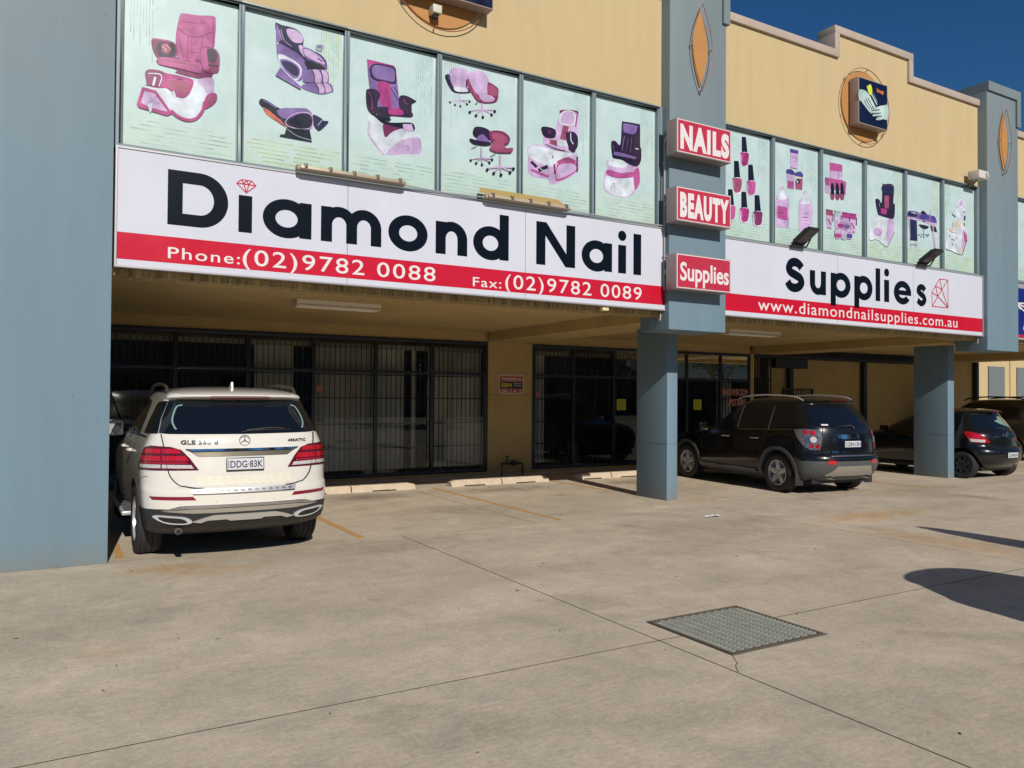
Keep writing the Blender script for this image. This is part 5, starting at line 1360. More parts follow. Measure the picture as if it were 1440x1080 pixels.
def plate(parent, x, y, z, txt, tilt=0, framed=True):
    t = empty('number_plate', parent=parent)
    M = Matrix.Translation((x, y, z)) @ Matrix.Rotation(R(-90), 4, 'Z') @ Matrix.Rotation(R(tilt), 4, 'X')
    hw, hh = (.186, .067) if framed else (.186, .054)
    b = MB(); b.box(-hw, hw, -.006, .006, -hh, hh); o = b.build('plate_holder', plate_k if framed else plate_w, t, bevel=.003); o.data.transform(M)
    b = MB(); b.box(-hw + .008, hw - .008, -.0085, -.0062, -hh + .012, hh - .010); o = b.build('plate_face', plate_w, t); o.data.transform(M)
    # seen from behind the car the text runs along -y, which is the local +x
    text_object('plate_text', txt, plate_k, t, -hw + (.038 if framed else .02), hw - .016, -.034, .070, matrix=M @ Matrix.Translation((0, -.0095, 0)), off=.012, space=1.0)
    if framed:
        b = MB()
        for k in range(5): b.box(-hw + .014, -hw + .030, -.0095, -.0088, -.036 + k * .015, -.030 + k * .015)
        o = b.build('plate_side_print', plate_k, t); o.data.transform(M)
    return t
def badge_text(parent, txt, body, s0, s1, z, h, m, off=.02, name='badge_text'):
    """raised lettering; follows the tailgate, s runs from the car's left to right as seen from behind"""
    o = text_object(name, txt, m, parent, 0, 1, 0, h, 0, off=off, extr=.002)
    for v in o.data.vertices:
        sv = s0 + (s1 - s0) * v.co.x
        p = body.at_s(sv, z + v.co.z)
        v.co = p + Vector((-.012 + v.co.y, 0, 0))
    return o

# ------------------------------------------------------------ white four wheel drive
pearl = mat('pearl_white_paint', srgb(212, 208, 199), .22, coat=1., var=.015, vscale=4)
KW = dict(w=.955, n=2.6, bow=.05, taper=.045,
    rear=[(.24, .55), (.30, .32), (.36, .12), (.42, .04), (.48, .02), (.60, .0), (.72, .0), (.76, .01), (.785, .055), (.95, .075), (1.12, .10), (1.22, .115), (1.30, .15), (1.45, .27), (1.60, .40), (1.645, .43), (1.665, .36), (1.69, .34), (1.72, .42), (1.75, .62), (1.775, .95), (1.79, 1.4)],
    front=[(.24, 4.65), (.4, 4.78), (.7, 4.80), (.9, 4.70), (1.02, 4.4), (1.10, 3.9), (1.16, 3.58), (1.25, 3.42), (1.45, 3.02), (1.66, 2.6), (1.74, 2.3), (1.775, 2.1), (1.79, 1.9)],
    width=[(.24, .84), (.36, .92), (.5, .945), (.66, .96), (.9, .965), (1.02, .955), (1.12, .94), (1.20, .915), (1.27, .885), (1.36, .85), (1.5, .79), (1.62, .735), (1.69, .70), (1.72, .665), (1.75, .58), (1.775, .44), (1.79, .2)],
    rr=[(.24, .3), (.5, .38), (.75, .42), (1.0, .42), (1.3, .34), (1.5, .26), (1.66, .22), (1.75, .3), (1.79, .3)],
    rf=[(.24, .7), (1.0, .9), (1.2, .8), (1.7, .6), (1.79, .3)])
def suv_white(loc, rz):
    t = empty('parked_car', 'pearl white luxury four wheel drive parked nose in beside the blue wall', 'car', 'parked cars', loc=loc, rz=rz)
    B = CarBody(KW)
    zs = [.24, .28, .33, .38, .43, .48, .53, .57, .60, .64, .68, .72, .745, .765, .785, .81, .85, .9, .95, 1.0, 1.04, 1.08, 1.12, 1.16, 1.19, 1.22, 1.25, 1.28, 1.32, 1.37, 1.42, 1.47, 1.52, 1.57, 1.60, 1.63, 1.645, 1.655, 1.665, 1.68, 1.695, 1.71, 1.725, 1.74, 1.755, 1.768, 1.778, 1.786, 1.79]
    B.mesh(zs, [pearl, plastic], lambda c, n: 1 if (c.z < .555 and c.x < .62) or c.z < .40 else 0, 'body', t, [(1.06, .37, .43), (3.975, .37, .43)])
    # glass
    B.patch('rear_window', [(-.72, 1.30), (-.83, 1.308), (-.79, 1.45), (-.70, 1.634), (-.60, 1.638), (.60, 1.638), (.70, 1.634), (.79, 1.45), (.83, 1.308), (.72, 1.30), (.3, 1.297), (0, 1.295), (-.3, 1.297)], tint, t, off=.006)
    refl_line_m = mat('painted_pale_reflection', srgb(120, 150, 146), .3)  # curved reflections on the rear glass, painted as pale lines
    for s_ in (-1, 1):
        B.line('painted_reflection_line', [(.56, 1.585), (.615, 1.57), (.655, 1.50), (.675, 1.42), (.655, 1.36), (.64, 1.345)], .016, refl_line_m, t, sg=s_, off=.0075)
        # side glass: quarter window, rear door, front door
        B.patch('quarter_window', [(.842, 1.302), (1.38, 1.295), (1.30, 1.40), (1.12, 1.58), (1.02, 1.615), (.71, 1.628), (.80, 1.45)], tint, t, sg=s_, off=.006)
        B.patch('rear_door_window', [(1.20, 1.275), (1.98, 1.265), (1.98, 1.64), (1.6, 1.64), (1.42, 1.60), (1.28, 1.45)], tint, t, 'x', s_)
        B.patch('front_door_window', [(2.03, 1.262), (2.98, 1.25), (2.9, 1.34), (2.55, 1.55), (2.3, 1.62), (2.03, 1.64)], tint, t, 'x', s_)
        B.line('window_trim', [(.62, 1.262), (1.2, 1.262), (2.0, 1.25), (3.0, 1.235)], .016, chrome, t, 'x', s_, off=.006)
        # tail lamp
        L = empty('tail_light', parent=t)
        B.patch('lens', [(.44, .945), (.52, 1.06), (.60, 1.145), (.70, 1.175), (.92, 1.185), (1.03, 1.16), (1.12, 1.07), (1.22, .955), (.9, .945)], lens_d, L, sg=s_, off=.010)
        for (za, zb, a0, a1, a2, a3) in ((1.11, 1.155, .63, .98, .60, 1.04), (1.035, 1.085, .56, 1.07, .53, 1.11)):
            B.patch('red_segment', [(a2, za), (a0, zb), (.785, zb), (.785, za)], lens_r2, L, sg=s_, off=.014)
            B.patch('red_segment', [(.80, za), (.80, zb), (a1, zb), (a3, za)], lens_r2, L, sg=s_, off=.014)
        B.patch('clear_segment', [(.485, .96), (.51, .995), (.785, 1.0), (.785, .965)], lens_c, L, sg=s_, off=.014)
        B.patch('clear_segment', [(.80, .965), (.80, 1.0), (1.12, 1.0), (1.10, .965)], lens_c, L, sg=s_, off=.014)
        B.patch('lamp_mid_line', [(.54, 1.01), (.545, 1.022), (1.13, 1.022), (1.14, 1.01)], lens_r2, L, sg=s_, off=.013)
        # reflector strip in the bumper
        B.patch('reflector', [(.47, .655), (.50, .69), (.94, .695), (.90, .662)], mat('maroon_reflector', srgb(120, 12, 44), .2, coat=.6), t, sg=s_, off=.005)
        B.line('shut_line', [(.80, 1.296), (.775, 1.2), (.755, 1.1), (.735, .98), (.70, .88), (.62, .80), (.52, .77), (.40, .762)], .004, gap_m, t, sg=s_, off=.0155)
        B.line('shut_line', [(.95, .88), (1.04, .87), (1.25, .80)], .005, gap_m, t, sg=s_)
        B.line('door_shut_line', [(1.16, 1.26), (1.28, 1.1), (1.42, .9), (1.60, .66), (1.66, .45)], .006, gap_m, t, 'x', s_)
        B.line('door_shut_line', [(2.0, 1.26), (2.02, .9), (2.04, .45)], .006, gap_m, t, 'x', s_)
        B.line('door_shut_line', [(3.05, 1.2), (3.22, .9), (3.2, .48)], .006, gap_m, t, 'x', s_)
        for xh in (1.38, 2.22):
            h = MB(); p0 = B.at_x(xh, 1.08, s_)
            h.tube(catmull([p0 + Vector((0, s_ * .0, 0)), p0 + Vector((.03, s_ * .04, 0)), p0 + Vector((.17, s_ * .042, .0)), p0 + Vector((.21, s_ * .0, 0))], 4), .013); h.build('door_handle', pearl, t, smooth=True)
        # mirror
        p = B.at_x(2.98, 1.20, s_)
        mi = empty('door_mirror', parent=t)
        h = MB(); h.box(p.x - .06, p.x + .09, p.y * 1.0 + s_ * .06 if s_ > 0 else p.y - .28, p.y + .28 if s_ > 0 else p.y - .06, 1.17, 1.36); h.build('shell', pearl, mi, bevel=.035)
        h = MB(); ya, yb = (p.y + .085, p.y + .255) if s_ > 0 else (p.y - .255, p.y - .085); h.box(p.x - .066, p.x - .061, ya, yb, 1.195, 1.335); h.build('mirror_glass', mat('mirror_glass', (.8, .82, .85), .02, 1.), mi)
        h = MB(); h.tube([(p.x + .05, p.y - s_ * .05, 1.19), (p.x + .03, p.y + s_ * .09, 1.2)], .028); h.build('mirror_arm', plastic, mi)
        # roof rail
        h = MB(); yr = s_ * .665
        h.tube(catmull([(.72, yr, 1.70), (.80, yr, 1.765), (1.0, yr, 1.795), (1.6, yr * .99, 1.815), (2.2, yr * .98, 1.79), (2.5, yr * .97, 1.735)], 5), .017); h.build('roof_rail', mat('satin_rail', srgb(110, 104, 92), .3, .7), t, smooth=True)
        # running board
        h = MB(); ya, yb = sorted((s_ * .86, s_ * 1.02)); h.box(1.62, 3.38, ya, yb, .33, .375); h.build('running_board', alloy, t, bevel=.012)
        h = MB()
        for k in range(10): h.box(1.7 + k * .165, 1.78 + k * .165, min(s_ * .92, s_ * .99), max(s_ * .92, s_ * .99), .3755, .381)
        h.build('step_rubber', plastic, t)
        # exhaust trim: slanted flat tail pipe finisher
        e = empty('exhaust_trim', parent=t)
        B.patch('chrome_surround', [(.50, .445), (.56, .485), (.68, .502), (.84, .512), (.88, .50), (.80, .455), (.70, .43), (.56, .425)], mat('bright_ring', srgb(206, 208, 212), .2, .35), e, sg=s_, off=.022, smooth_pts=True)
        B.patch('outlet', [(.545, .448), (.60, .480), (.72, .492), (.82, .497), (.77, .460), (.68, .443), (.58, .438)], gap_m, e, sg=s_, off=.025, smooth_pts=True)
    B.line('shut_line', [(-.40, .762), (-.2, .760), (.2, .760), (.40, .762)], .006, gap_m, t)
    # chrome grip bar above the plate, recessed plate field
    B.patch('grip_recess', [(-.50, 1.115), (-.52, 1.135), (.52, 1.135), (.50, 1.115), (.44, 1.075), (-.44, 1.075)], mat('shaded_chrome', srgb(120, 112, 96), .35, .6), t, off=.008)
    B.patch('grip_bar', [(-.56, 1.155), (-.50, 1.128), (.50, 1.128), (.56, 1.155), (.53, 1.152), (-.53, 1.152)], chrome, t, off=.028)
    B.patch('plate_recess', [(-.36, .905), (-.44, 1.075), (.44, 1.075), (.36, .905), (.30, .89), (-.30, .89)], pearl, t, off=.002)
    plate(t, B.at_s(0, .99).x - .018, .0, .995, 'DDG·83K', tilt=-6)
    # ribbed tailgate pad and step
    for k in range(11):
        a = -.47 + k * .0865
        B.patch('tailgate_rib', [(a, .79), (a + .062, .79), (a + .066, .88), (a + .006, .88)], mat('cream_rib', srgb(214, 208, 190), .3, coat=.6), t, off=.006, step=.2)
    B.patch('loading_sill', [(-.50, .718), (-.52, .757), (.52, .757), (.50, .718)], alloy, t, off=.012)
    B.line('sill_edge', [(-.5, .716), (0, .714), (.5, .716)], .010, chrome, t, off=.014)
    for k in range(14):
        a = -.47 + k * .069
        B.patch('sill_rib', [(a, .732), (a + .04, .732), (a + .045, .748), (a + .005, .748)], steel_m, t, off=.0145, step=.2)
    # lower bumper chrome wing and skid plate
    B.patch('bumper_wing', [(-.80, .555), (-.62, .60), (-.56, .605), (.56, .605), (.62, .60), (.80, .555), (.56, .57), (0, .575), (-.56, .57)], chrome, t, off=.012)
    B.patch('bumper_field', [(-.8, .55), (-.5, .566), (.5, .566), (.8, .55), (.5, .525), (-.5, .525)], mat('warm_alloy', srgb(176, 170, 160), .3, .5), t, off=.009)
    B.patch('skid_plate', [(-.50, .44), (-.40, .475), (-.30, .50), (.30, .50), (.40, .475), (.50, .44), (.42, .43), (.36, .452), (.18, .455), (.15, .44), (-.15, .44), (-.18, .455), (-.36, .452), (-.42, .43)], mat('satin_skid', srgb(190, 188, 182), .3, .5), t, off=.016)
    h = MB(); h.tube([(.10, .62, .35), (.45, .62, .36)], .032, 16); h.build('tail_pipe', steel_m, t, smooth=True)
    h = MB(); h.tube([(.09, .62, .35), (.12, .62, .35)], .024, 14); h.build('tail_pipe_mouth', gap_m, t)
    box('underbody', black_m, t, .75, 4.4, -.6, .6, .26, .32)
    h = MB(); h.tube([(1.06, -.7, .33), (1.06, .7, .33)], .05); h.build('rear_axle', black_m, t)
    # badges
    badge_text(t, 'GLE 350 d', B, .61, .26, 1.203, .040, badge_m, .022, 'badge_text')
    badge_text(t, '4MATIC', B, -.45, -.67, 1.213, .027, badge_m, .018, 'badge_text')
    st = empty('round_badge', parent=t); zc = 1.232; xs_ = B.at_s(0, zc).x - .008
    h = MB(); h.tube([(xs_, .052 * math.cos(k * math.pi / 16), zc + .052 * math.sin(k * math.pi / 16)) for k in range(32)], .0042, closed=True); h.build('ring', chrome, st, smooth=True)
    for k in range(3):
        a = math.pi / 2 + k * 2.0944
        h = MB(); h.tube([(xs_, 0, zc), (xs_, .05 * math.cos(a), zc + .05 * math.sin(a))], [.0075, .002]); h.build('star_arm', chrome, st)
    # spoiler brake light, wiper, antenna
    B.patch('brake_light', [(-.30, 1.668), (-.29, 1.683), (.29, 1.683), (.30, 1.668)], lens_d, t, off=.004)
    B.line('spoiler_shut_line', [(-.62, 1.645), (0, 1.648), (.62, 1.645)], .01, gap_m, t, off=.004)
    w = empty('rear_wiper', parent=t)
    h = MB(); p0, p1, p2 = [B.at_s(a, z) + Vector((-.025, 0, 0)) for a, z in ((-.02, 1.33), (-.25, 1.355), (-.42, 1.35))]
    h.tube([p0, p1, p2], [.013, .010, .006]); h.build('arm', plastic, w, smooth=True)
    h = MB(); h.tube([B.at_s(a, z) + Vector((-.014, 0, 0)) for a, z in ((.02, 1.318), (-.2, 1.335), (-.5, 1.335))], .007); h.build('blade', black_m, w)
    h = MB(); h.prism([(.78, 1.74), (.96, 1.775), (.83, 1.84), (.80, 1.84)], 'y', -.012, .012); h.build('shark_fin', pearl, t, bevel=.008)
    h = MB(); h.lathe([(0, .012), (.05, .0), (0, 0)], (.86, 0, 1.765), 'z', 16); h.build('fin_base', pearl, t)
    for s_ in (-1, 1):
        for x in (1.06, 3.975):
            wheel(t, x, s_ * .815, .37, .245, .265, s_, alloy, 'twin', 5)
    # parking sensors
    for a, z in ((-.62, .62), (-.28, .635), (.28, .635), (.62, .62)):
        B.patch('parking_sensor', [(a + .011 * math.cos(k * .785), z + .011 * math.sin(k * .785)) for k in range(8)], mat('sensor_paint', srgb(200, 190, 170), .3, coat=.6), t, off=.003, step=.2)
    return t

# ------------------------------------------------------------ black four wheel drive
blackp = mat('black_car_paint', (.006, .006, .007), .25, coat=.85, spec=.2)
KB = dict(w=.925, n=2.6, bow=.06, taper=.05,
    rear=[(.26, .25), (.36, .10), (.50, .02), (.60, .0), (.70, .02), (.74, .07), (.95, .09), (1.1, .11), (1.2, .14), (1.30, .22), (1.5, .38), (1.62, .47), (1.64, .44), (1.66, .36), (1.69, .42), (1.72, .70), (1.735, 1.1)],
    front=[(.26, 4.4), (.4, 4.6), (.7, 4.64), (.86, 4.52), (.96, 4.25), (1.04, 3.7), (1.10, 3.45), (1.2, 3.2), (1.45, 2.78), (1.6, 2.5), (1.68, 2.25), (1.72, 2.0), (1.735, 1.8)],
    width=[(.26, .80), (.36, .885), (.5, .915), (.75, .925), (.9, .92), (1.0, .905), (1.08, .88), (1.16, .85), (1.3, .80), (1.5, .725), (1.6, .685), (1.66, .64), (1.70, .55), (1.72, .4), (1.735, .2)],
    rr=[(.26, .3), (.5, .42), (.75, .46), (1.0, .46), (1.3, .36), (1.6, .26), (1.735, .3)],
    rf=[(.26, .7), (1.0, .9), (1.2, .8), (1.7, .5), (1.735, .3)])
grey_clad = mat('grey_cladding', srgb(74, 76, 78), .5, var=.1, vscale=12)
def arch_trim(B, t, x, zc, r0, r1, m, s_, a0=-12, a1=192):
    n = 20; inner, outer = [], []
    for i in range(n + 1):
        a = R(a0 + (a1 - a0) * i / n)
        inner.append((x + r0 * math.cos(a), max(.30, zc + r0 * math.sin(a)))); outer.append((x + r1 * math.cos(a), max(.30, zc + r1 * math.sin(a))))
    B.patch('arch_trim', inner + outer[::-1], m, t, 'x', s_, off=.014, step=.08)
def suv_black(loc, rz):
    t = empty('parked_car', 'black four wheel drive with grey cladding and silver wheels parked between the pillars', 'car', 'parked cars', loc=loc, rz=rz)
    B = CarBody(KB)
    zs = [.26, .3, .34, .39, .44, .49, .54, .575, .61, .65, .69, .715, .74, .78, .83, .88, .93, .97, 1.0, 1.03, 1.06, 1.09, 1.12, 1.16, 1.2, 1.24, 1.28, 1.33, 1.38, 1.43, 1.48, 1.53, 1.58, 1.61, 1.63, 1.645, 1.655, 1.665, 1.68, 1.695, 1.708, 1.72, 1.729, 1.735]
    B.mesh(zs, [blackp, grey_clad], lambda c, n: 1 if c.z < (.60 if c.x < .55 else .42) else 0, 'body', t, [(.97, .35, .42), (3.68, .35, .42)])
    B.patch('rear_window', [(-.60, 1.21), (-.74, 1.26), (-.72, 1.40), (-.62, 1.57), (-.56, 1.60), (.56, 1.60), (.62, 1.57), (.72, 1.40), (.74, 1.26), (.60, 1.21), (0, 1.195)], tint, t, off=.006)
    for s_ in (-1, 1):
        B.patch('quarter_window', [(.66, 1.17), (1.20, 1.14), (1.20, 1.54), (.96, 1.54), (.76, 1.44)], tint, t, 'x', s_)
        B.patch('rear_door_window', [(1.28, 1.135), (2.06, 1.11), (2.06, 1.57), (1.28, 1.56)], tint, t, 'x', s_)
        B.patch('front_door_window', [(2.14, 1.108), (3.05, 1.085), (2.70, 1.38), (2.45, 1.52), (2.14, 1.565)], tint, t, 'x', s_)
        B.line('window_trim', [(.66, 1.15), (1.2, 1.125), (2.06, 1.10), (3.05, 1.07)], .014, chrome, t, 'x', s_, off=.006)
        for x in (1.24, 2.10):
            B.line('pillar_trim', [(x, 1.14), (x, 1.35), (x - .01, 1.55)], .016, mat('dull_pillar', srgb(90, 92, 96), .3, .3), t, 'x', s_, off=.006)
        L = empty('tail_light', parent=t)
        B.patch('lens', [(.66, .80), (.60, .95), (.60, 1.11), (.66, 1.15), (.86, 1.165), (1.08, 1.15), (1.02, 1.0), (.90, .85), (.80, .80)], mat('smoky_chrome_lens', srgb(112, 108, 116), .12, .3, coat=1., var=.5, vscale=28), L, sg=s_, off=.010)
        for (a, z, r_, m_) in ((.75, 1.10, .045, lens_r2), (.86, 1.11, .04, lens_r2), (.75, .98, .055, lens_c), (.69, .865, .035, lens_r), (.79, .87, .035, lens_r)):
            B.patch('lamp_bowl', [(a + r_ * math.cos(k * .524), z + r_ * math.sin(k * .524)) for k in range(12)], m_, L, sg=s_, off=.016, step=.06)
        B.patch('smoke_segment', [(.70, .92), (.66, 1.04), (.70, 1.05), (.88, 1.03), (.86, .92)], mat('smoke_lens', srgb(70, 76, 92), .1, coat=1.), L, sg=s_, off=.013)  # smoke grey segment behind the lamp bowls
        B.patch('reflector', [(.50 + .09 * math.cos(k * .524), .595 + .038 * math.sin(k * .524)) for k in range(12)], lens_r2, t, sg=s_, off=.008)
        arch_trim(B, t, .97, .35, .42, .485, grey_clad, s_); arch_trim(B, t, 3.68, .35, .42, .48, grey_clad, s_)
        B.line('door_shut_line', [(1.22, 1.12), (1.34, .95), (1.42, .62), (1.44, .42)], .006, gap_m, t, 'x', s_)
        B.line('door_shut_line', [(2.1, 1.10), (2.12, .8), (2.13, .42)], .006, gap_m, t, 'x', s_)
        B.line('door_shut_line', [(3.02, 1.06), (3.16, .9), (3.16, .5)], .006, gap_m, t, 'x', s_)
        for xh in (1.45, 2.28):
            h = MB(); p0 = B.at_x(xh, .96, s_)
            h.tube(catmull([p0, p0 + Vector((.03, s_ * .04, 0)), p0 + Vector((.17, s_ * .042, .0)), p0 + Vector((.21, 0, 0))], 4), .013); h.build('door_handle', chrome, t, smooth=True)
        B.line('side_step', [(1.5, .36), (2.3, .36), (3.2, .36)], .05, grey_clad, t, 'x', s_, off=.05)
        p = B.at_x(3.02, 1.06, s_); mi = empty('door_mirror', parent=t)
        h = MB(); ya, yb = sorted((p.y + s_ * .05, p.y + s_ * .25)); h.box(p.x - .05, p.x + .09, ya, yb, 1.03, 1.20); h.build('shell', blackp, mi, bevel=.035)
        h = MB(); ya, yb = sorted((p.y + s_ * .075, p.y + s_ * .23)); h.box(p.x - .056, p.x - .051, ya, yb, 1.05, 1.18); h.build('mirror_glass', mat('mirror_glass'), mi)
        h = MB(); yr = s_ * .60
        h.tube(catmull([(.62, yr, 1.655), (.76, yr, 1.715), (1.0, yr, 1.745), (1.6, yr * .99, 1.765), (2.2, yr * .98, 1.73), (2.42, yr * .97, 1.67)], 5), .016); h.build('roof_rail', alloy, t, smooth=True)
        h = MB(); h.tube([(.10, s_ * .42, .32), (.30, s_ * .42, .33)], .036, 16); h.build('tail_pipe', chrome, t, smooth=True)
        h = MB(); h.tube([(.095, s_ * .42, .32), (.12, s_ * .42, .32)], .028, 14); h.build('tail_pipe_mouth', gap_m, t)
        # mud flap
        ya, yb = sorted((s_ * .74, s_ * .92)); box('mud_flap', plastic, t, .48, .50, ya, yb, .16, .42, bevel=.006)
        B.line('shut_line', [(.56, 1.18), (.60, 1.0), (.62, .8), (.55, .72), (.4, .70)], .006, gap_m, t, sg=s_, off=.0155)
    B.patch('chrome_bar', [(-.32, .995), (-.34, 1.07), (.34, 1.07), (.32, .995)], chrome, t, off=.022)
    B.patch('plate_recess', [(-.28, .80), (-.32, .985), (.32, .985), (.28, .80)], mat('navy_gloss', srgb(10, 14, 34), .15, coat=1.), t, off=.003)
    plate(t, B.at_s(0, .90).x - .014, 0, .905, 'CDN·15H', framed=False)
    B.patch('chrome_strip', [(-.50, .695), (-.50, .71), (.50, .71), (.50, .695)], mat('dotted_chrome', srgb(150, 150, 154), .3, .8, var=.5, vscale=60), t, off=.008)
    B.patch('skid_plate', [(-.46, .44), (-.56, .36), (.56, .36), (.46, .44), (.38, .525), (-.38, .525)], mat('satin_grey_skid', srgb(150, 144, 136), .35, .3), t, off=.018)
    badge_text(t, 'CAPTIVA', B, .52, .30, .755, .028, chrome, .012)
    badge_text(t, 'LT', B, -.48, -.53, .755, .028, chrome, .012)
    B.patch('brake_light', [(-.20, 1.647), (-.19, 1.668), (.19, 1.668), (.20, 1.647)], lens_r2, t, off=.006)
    w = empty('rear_wiper', parent=t)
    h = MB(); h.tube([B.at_s(a, z) + Vector((-.03, 0, 0)) for a, z in ((-.06, 1.18), (-.02, 1.23), (.22, 1.22))], [.016, .012, .006]); h.build('arm', plastic, w, smooth=True)
    h = MB(); h.tube([B.at_s(a, z) + Vector((-.014, 0, 0)) for a, z in ((-.05, 1.22), (.1, 1.225), (.3, 1.22))], .007); h.build('blade', black_m, w)
    box('underbody', black_m, t, .35, 4.3, -.68, .68, .2, .30)
    B.patch('window_sticker', [(.44, 1.225), (.44, 1.25), (.56, 1.25), (.56, 1.225)], white_m, t, off=.0075, step=.2)
    for s_ in (-1, 1):
        for x in (.97, 3.68):
            wheel(t, x, s_ * .79, .355, .235, .235, s_, alloy, 'wide', 5)
    return t

# ------------------------------------------------------------ small hatchback
KH = dict(w=.848, n=2.5, bow=.07, taper=.06,
    rear=[(.22, .20), (.32, .07), (.45, .0), (.58, .0), (.66, .04), (.70, .09), (.9, .11), (1.0, .15), (1.06, .20), (1.2, .30), (1.36, .42), (1.42, .44), (1.44, .36), (1.47, .42), (1.50, .7), (1.52, 1.1)],
    front=[(.22, 3.5), (.35, 3.7), (.6, 3.74), (.76, 3.6), (.88, 3.3), (.96, 3.0), (1.05, 2.75), (1.2, 2.45), (1.36, 2.1), (1.46, 1.85), (1.5, 1.65), (1.52, 1.45)],
    width=[(.22, .74), (.32, .81), (.5, .84), (.7, .848), (.85, .84), (.95, .82), (1.02, .79), (1.2, .72), (1.36, .645), (1.42, .60), (1.47, .5), (1.5, .38), (1.52, .2)],
    rr=[(.22, .3), (.5, .42), (.8, .45), (1.0, .40), (1.3, .30), (1.45, .26), (1.52, .3)],
    rf=[(.22, .6), (1.0, .7), (1.2, .6), (1.5, .4), (1.52, .3)])
def hatch(loc, rz, paint, label, ptxt, rear_detail=True):
    t = empty('parked_car', label, 'car', 'parked cars', loc=loc, rz=rz)
    B = CarBody(KH)
    zs = [.22, .26, .3, .35, .4, .45, .5, .55, .6, .64, .67, .70, .75, .8, .85, .9, .94, .97, 1.0, 1.03, 1.06, 1.1, 1.15, 1.2, 1.25, 1.3, 1.35, 1.39, 1.415, 1.428, 1.438, 1.45, 1.465, 1.48, 1.495, 1.508, 1.516, 1.52]
    B.mesh(zs, [paint, plastic], lambda c, n: 1 if c.z < .27 else 0, 'body', t, [(.62, .30, .36), (3.08, .30, .36)])
    B.patch('rear_window', [(-.50, 1.075), (-.66, 1.13), (-.66, 1.22), (-.58, 1.36), (-.50, 1.385), (.50, 1.385), (.58, 1.36), (.66, 1.22), (.66, 1.13), (.50, 1.075), (0, 1.055)], tint, t, off=.006)
    if rear_detail:
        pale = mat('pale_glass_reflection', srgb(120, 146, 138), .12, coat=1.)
        B.patch('painted_reflection_patch', [(-.60, 1.14), (-.34, 1.10), (-.05, 1.17), (.10, 1.24), (-.08, 1.27), (-.13, 1.34), (-.30, 1.33), (-.5, 1.25)], pale, t, off=.0075)  # pale reflection painted as a patch on the rear glass
    for s_ in (-1, 1):
        B.patch('rear_door_window', [(.62, 1.07), (1.35, 1.02), (1.35, 1.39), (1.0, 1.39), (.78, 1.30)], tint, t, 'x', s_)
        B.patch('front_door_window', [(1.42, 1.015), (2.45, .97), (2.15, 1.2), (1.85, 1.35), (1.42, 1.39)], tint, t, 'x', s_)
        L = empty('tail_light', parent=t)
        B.patch('lens', [(.50, .80), (.60, .90), (.72, .98), (.92, 1.02), (.98, .98), (.92, .83), (.88, .79), (.6, .775)], lens_r, L, sg=s_, off=.010)
        B.patch('bright_segment', [(.60, .86), (.72, .955), (.88, .985), (.86, .88)], lens_r2, L, sg=s_, off=.014)
        B.patch('clear_segment', [(.62, .79), (.60, .845), (.90, .865), (.88, .80)], lens_c, L, sg=s_, off=.014)
        B.line('door_shut_line', [(1.38, 1.0), (1.4, .7), (1.4, .4)], .006, gap_m, t, 'x', s_)
        B.line('door_shut_line', [(.7, 1.05), (.86, .9), (.98, .6), (1.02, .4)], .006, gap_m, t, 'x', s_)
        B.line('door_shut_line', [(2.42, .95), (2.5, .7), (2.48, .4)], .006, gap_m, t, 'x', s_)
        for xh in (.95, 1.62):
            h = MB(); p0 = B.at_x(xh, .88, s_)
            h.tube(catmull([p0, p0 + Vector((.03, s_ * .035, 0)), p0 + Vector((.14, s_ * .037, .0)), p0 + Vector((.17, 0, 0))], 4), .011); h.build('door_handle', paint, t, smooth=True)
        p = B.at_x(2.4, .97, s_); mi = empty('door_mirror', parent=t)
        h = MB(); ya, yb = sorted((p.y + s_ * .03, p.y + s_ * .2)); h.box(p.x - .04, p.x + .08, ya, yb, .95, 1.09); h.build('shell', paint, mi, bevel=.03)
        B.line('shut_line', [(.50, 1.06), (.56, .9), (.58, .74), (.5, .68), (.35, .665)], .006, gap_m, t, sg=s_, off=.0155)
    B.line('shut_line', [(-.35, .665), (0, .66), (.35, .665)], .006, gap_m, t)
    plate(t, B.at_s(0, .52).x - .014, 0, .52, ptxt, framed=False)
    em = empty('oval_badge', parent=t); zc = .955; xs_ = B.at_s(0, zc).x - .012
    for rx, rz2 in ((.06, .04), (.022, .038)):
        h = MB(); h.tube([(xs_, rx * math.cos(k * math.pi / 12), zc + rz2 * math.sin(k * math.pi / 12)) for k in range(24)], .006, closed=True); h.build('ring', chrome, em, smooth=True)
    badge_text(t, 'YARIS', B, .42, .27, .90, .026, chrome, .012)
    B.patch('brake_light', [(-.14, 1.425), (-.13, 1.438), (.13, 1.438), (.14, 1.425)], lens_d, t, off=.006)
    w = empty('rear_wiper', parent=t)
    h = MB(); h.tube([B.at_s(a, z) + Vector((-.025, 0, 0)) for a, z in ((0, 1.05), (.04, 1.09), (.26, 1.09))], [.014, .010, .006]); h.build('arm', plastic, w, smooth=True)
    h = MB(); h.tube([(1.05, .1, 1.51), (.6, .1, 1.80)], [.006, .002]); h.build('aerial', black_m, t)
    h = MB(); h.tube([(.12, -.38, .25), (.3, -.38, .26)], .025, 12); h.build('tail_pipe', steel_m, t, smooth=True)
    box('underbody', black_m, t, .3, 3.5, -.62, .62, .17, .26)
    for s_ in (-1, 1):
        for x in (.62, 3.08):
            wheel(t, x, s_ * .72, .295, .20, .19, s_, dark_alloy, 'dark', 7, edge_m=alloy if False else mat('machined_dark', srgb(70, 70, 74), .2, .8))
    return t

car_w = suv_white((1.70, 8.20, 0), R(90))
car_b = suv_black((12.15, 8.78, 0), R(90) - .12)
car_h = hatch((17.76, 9.05, 0), R(90) - .03, blackp, 'small black hatchback with dark wheels parked past the far pillar', 'CUN·07A')
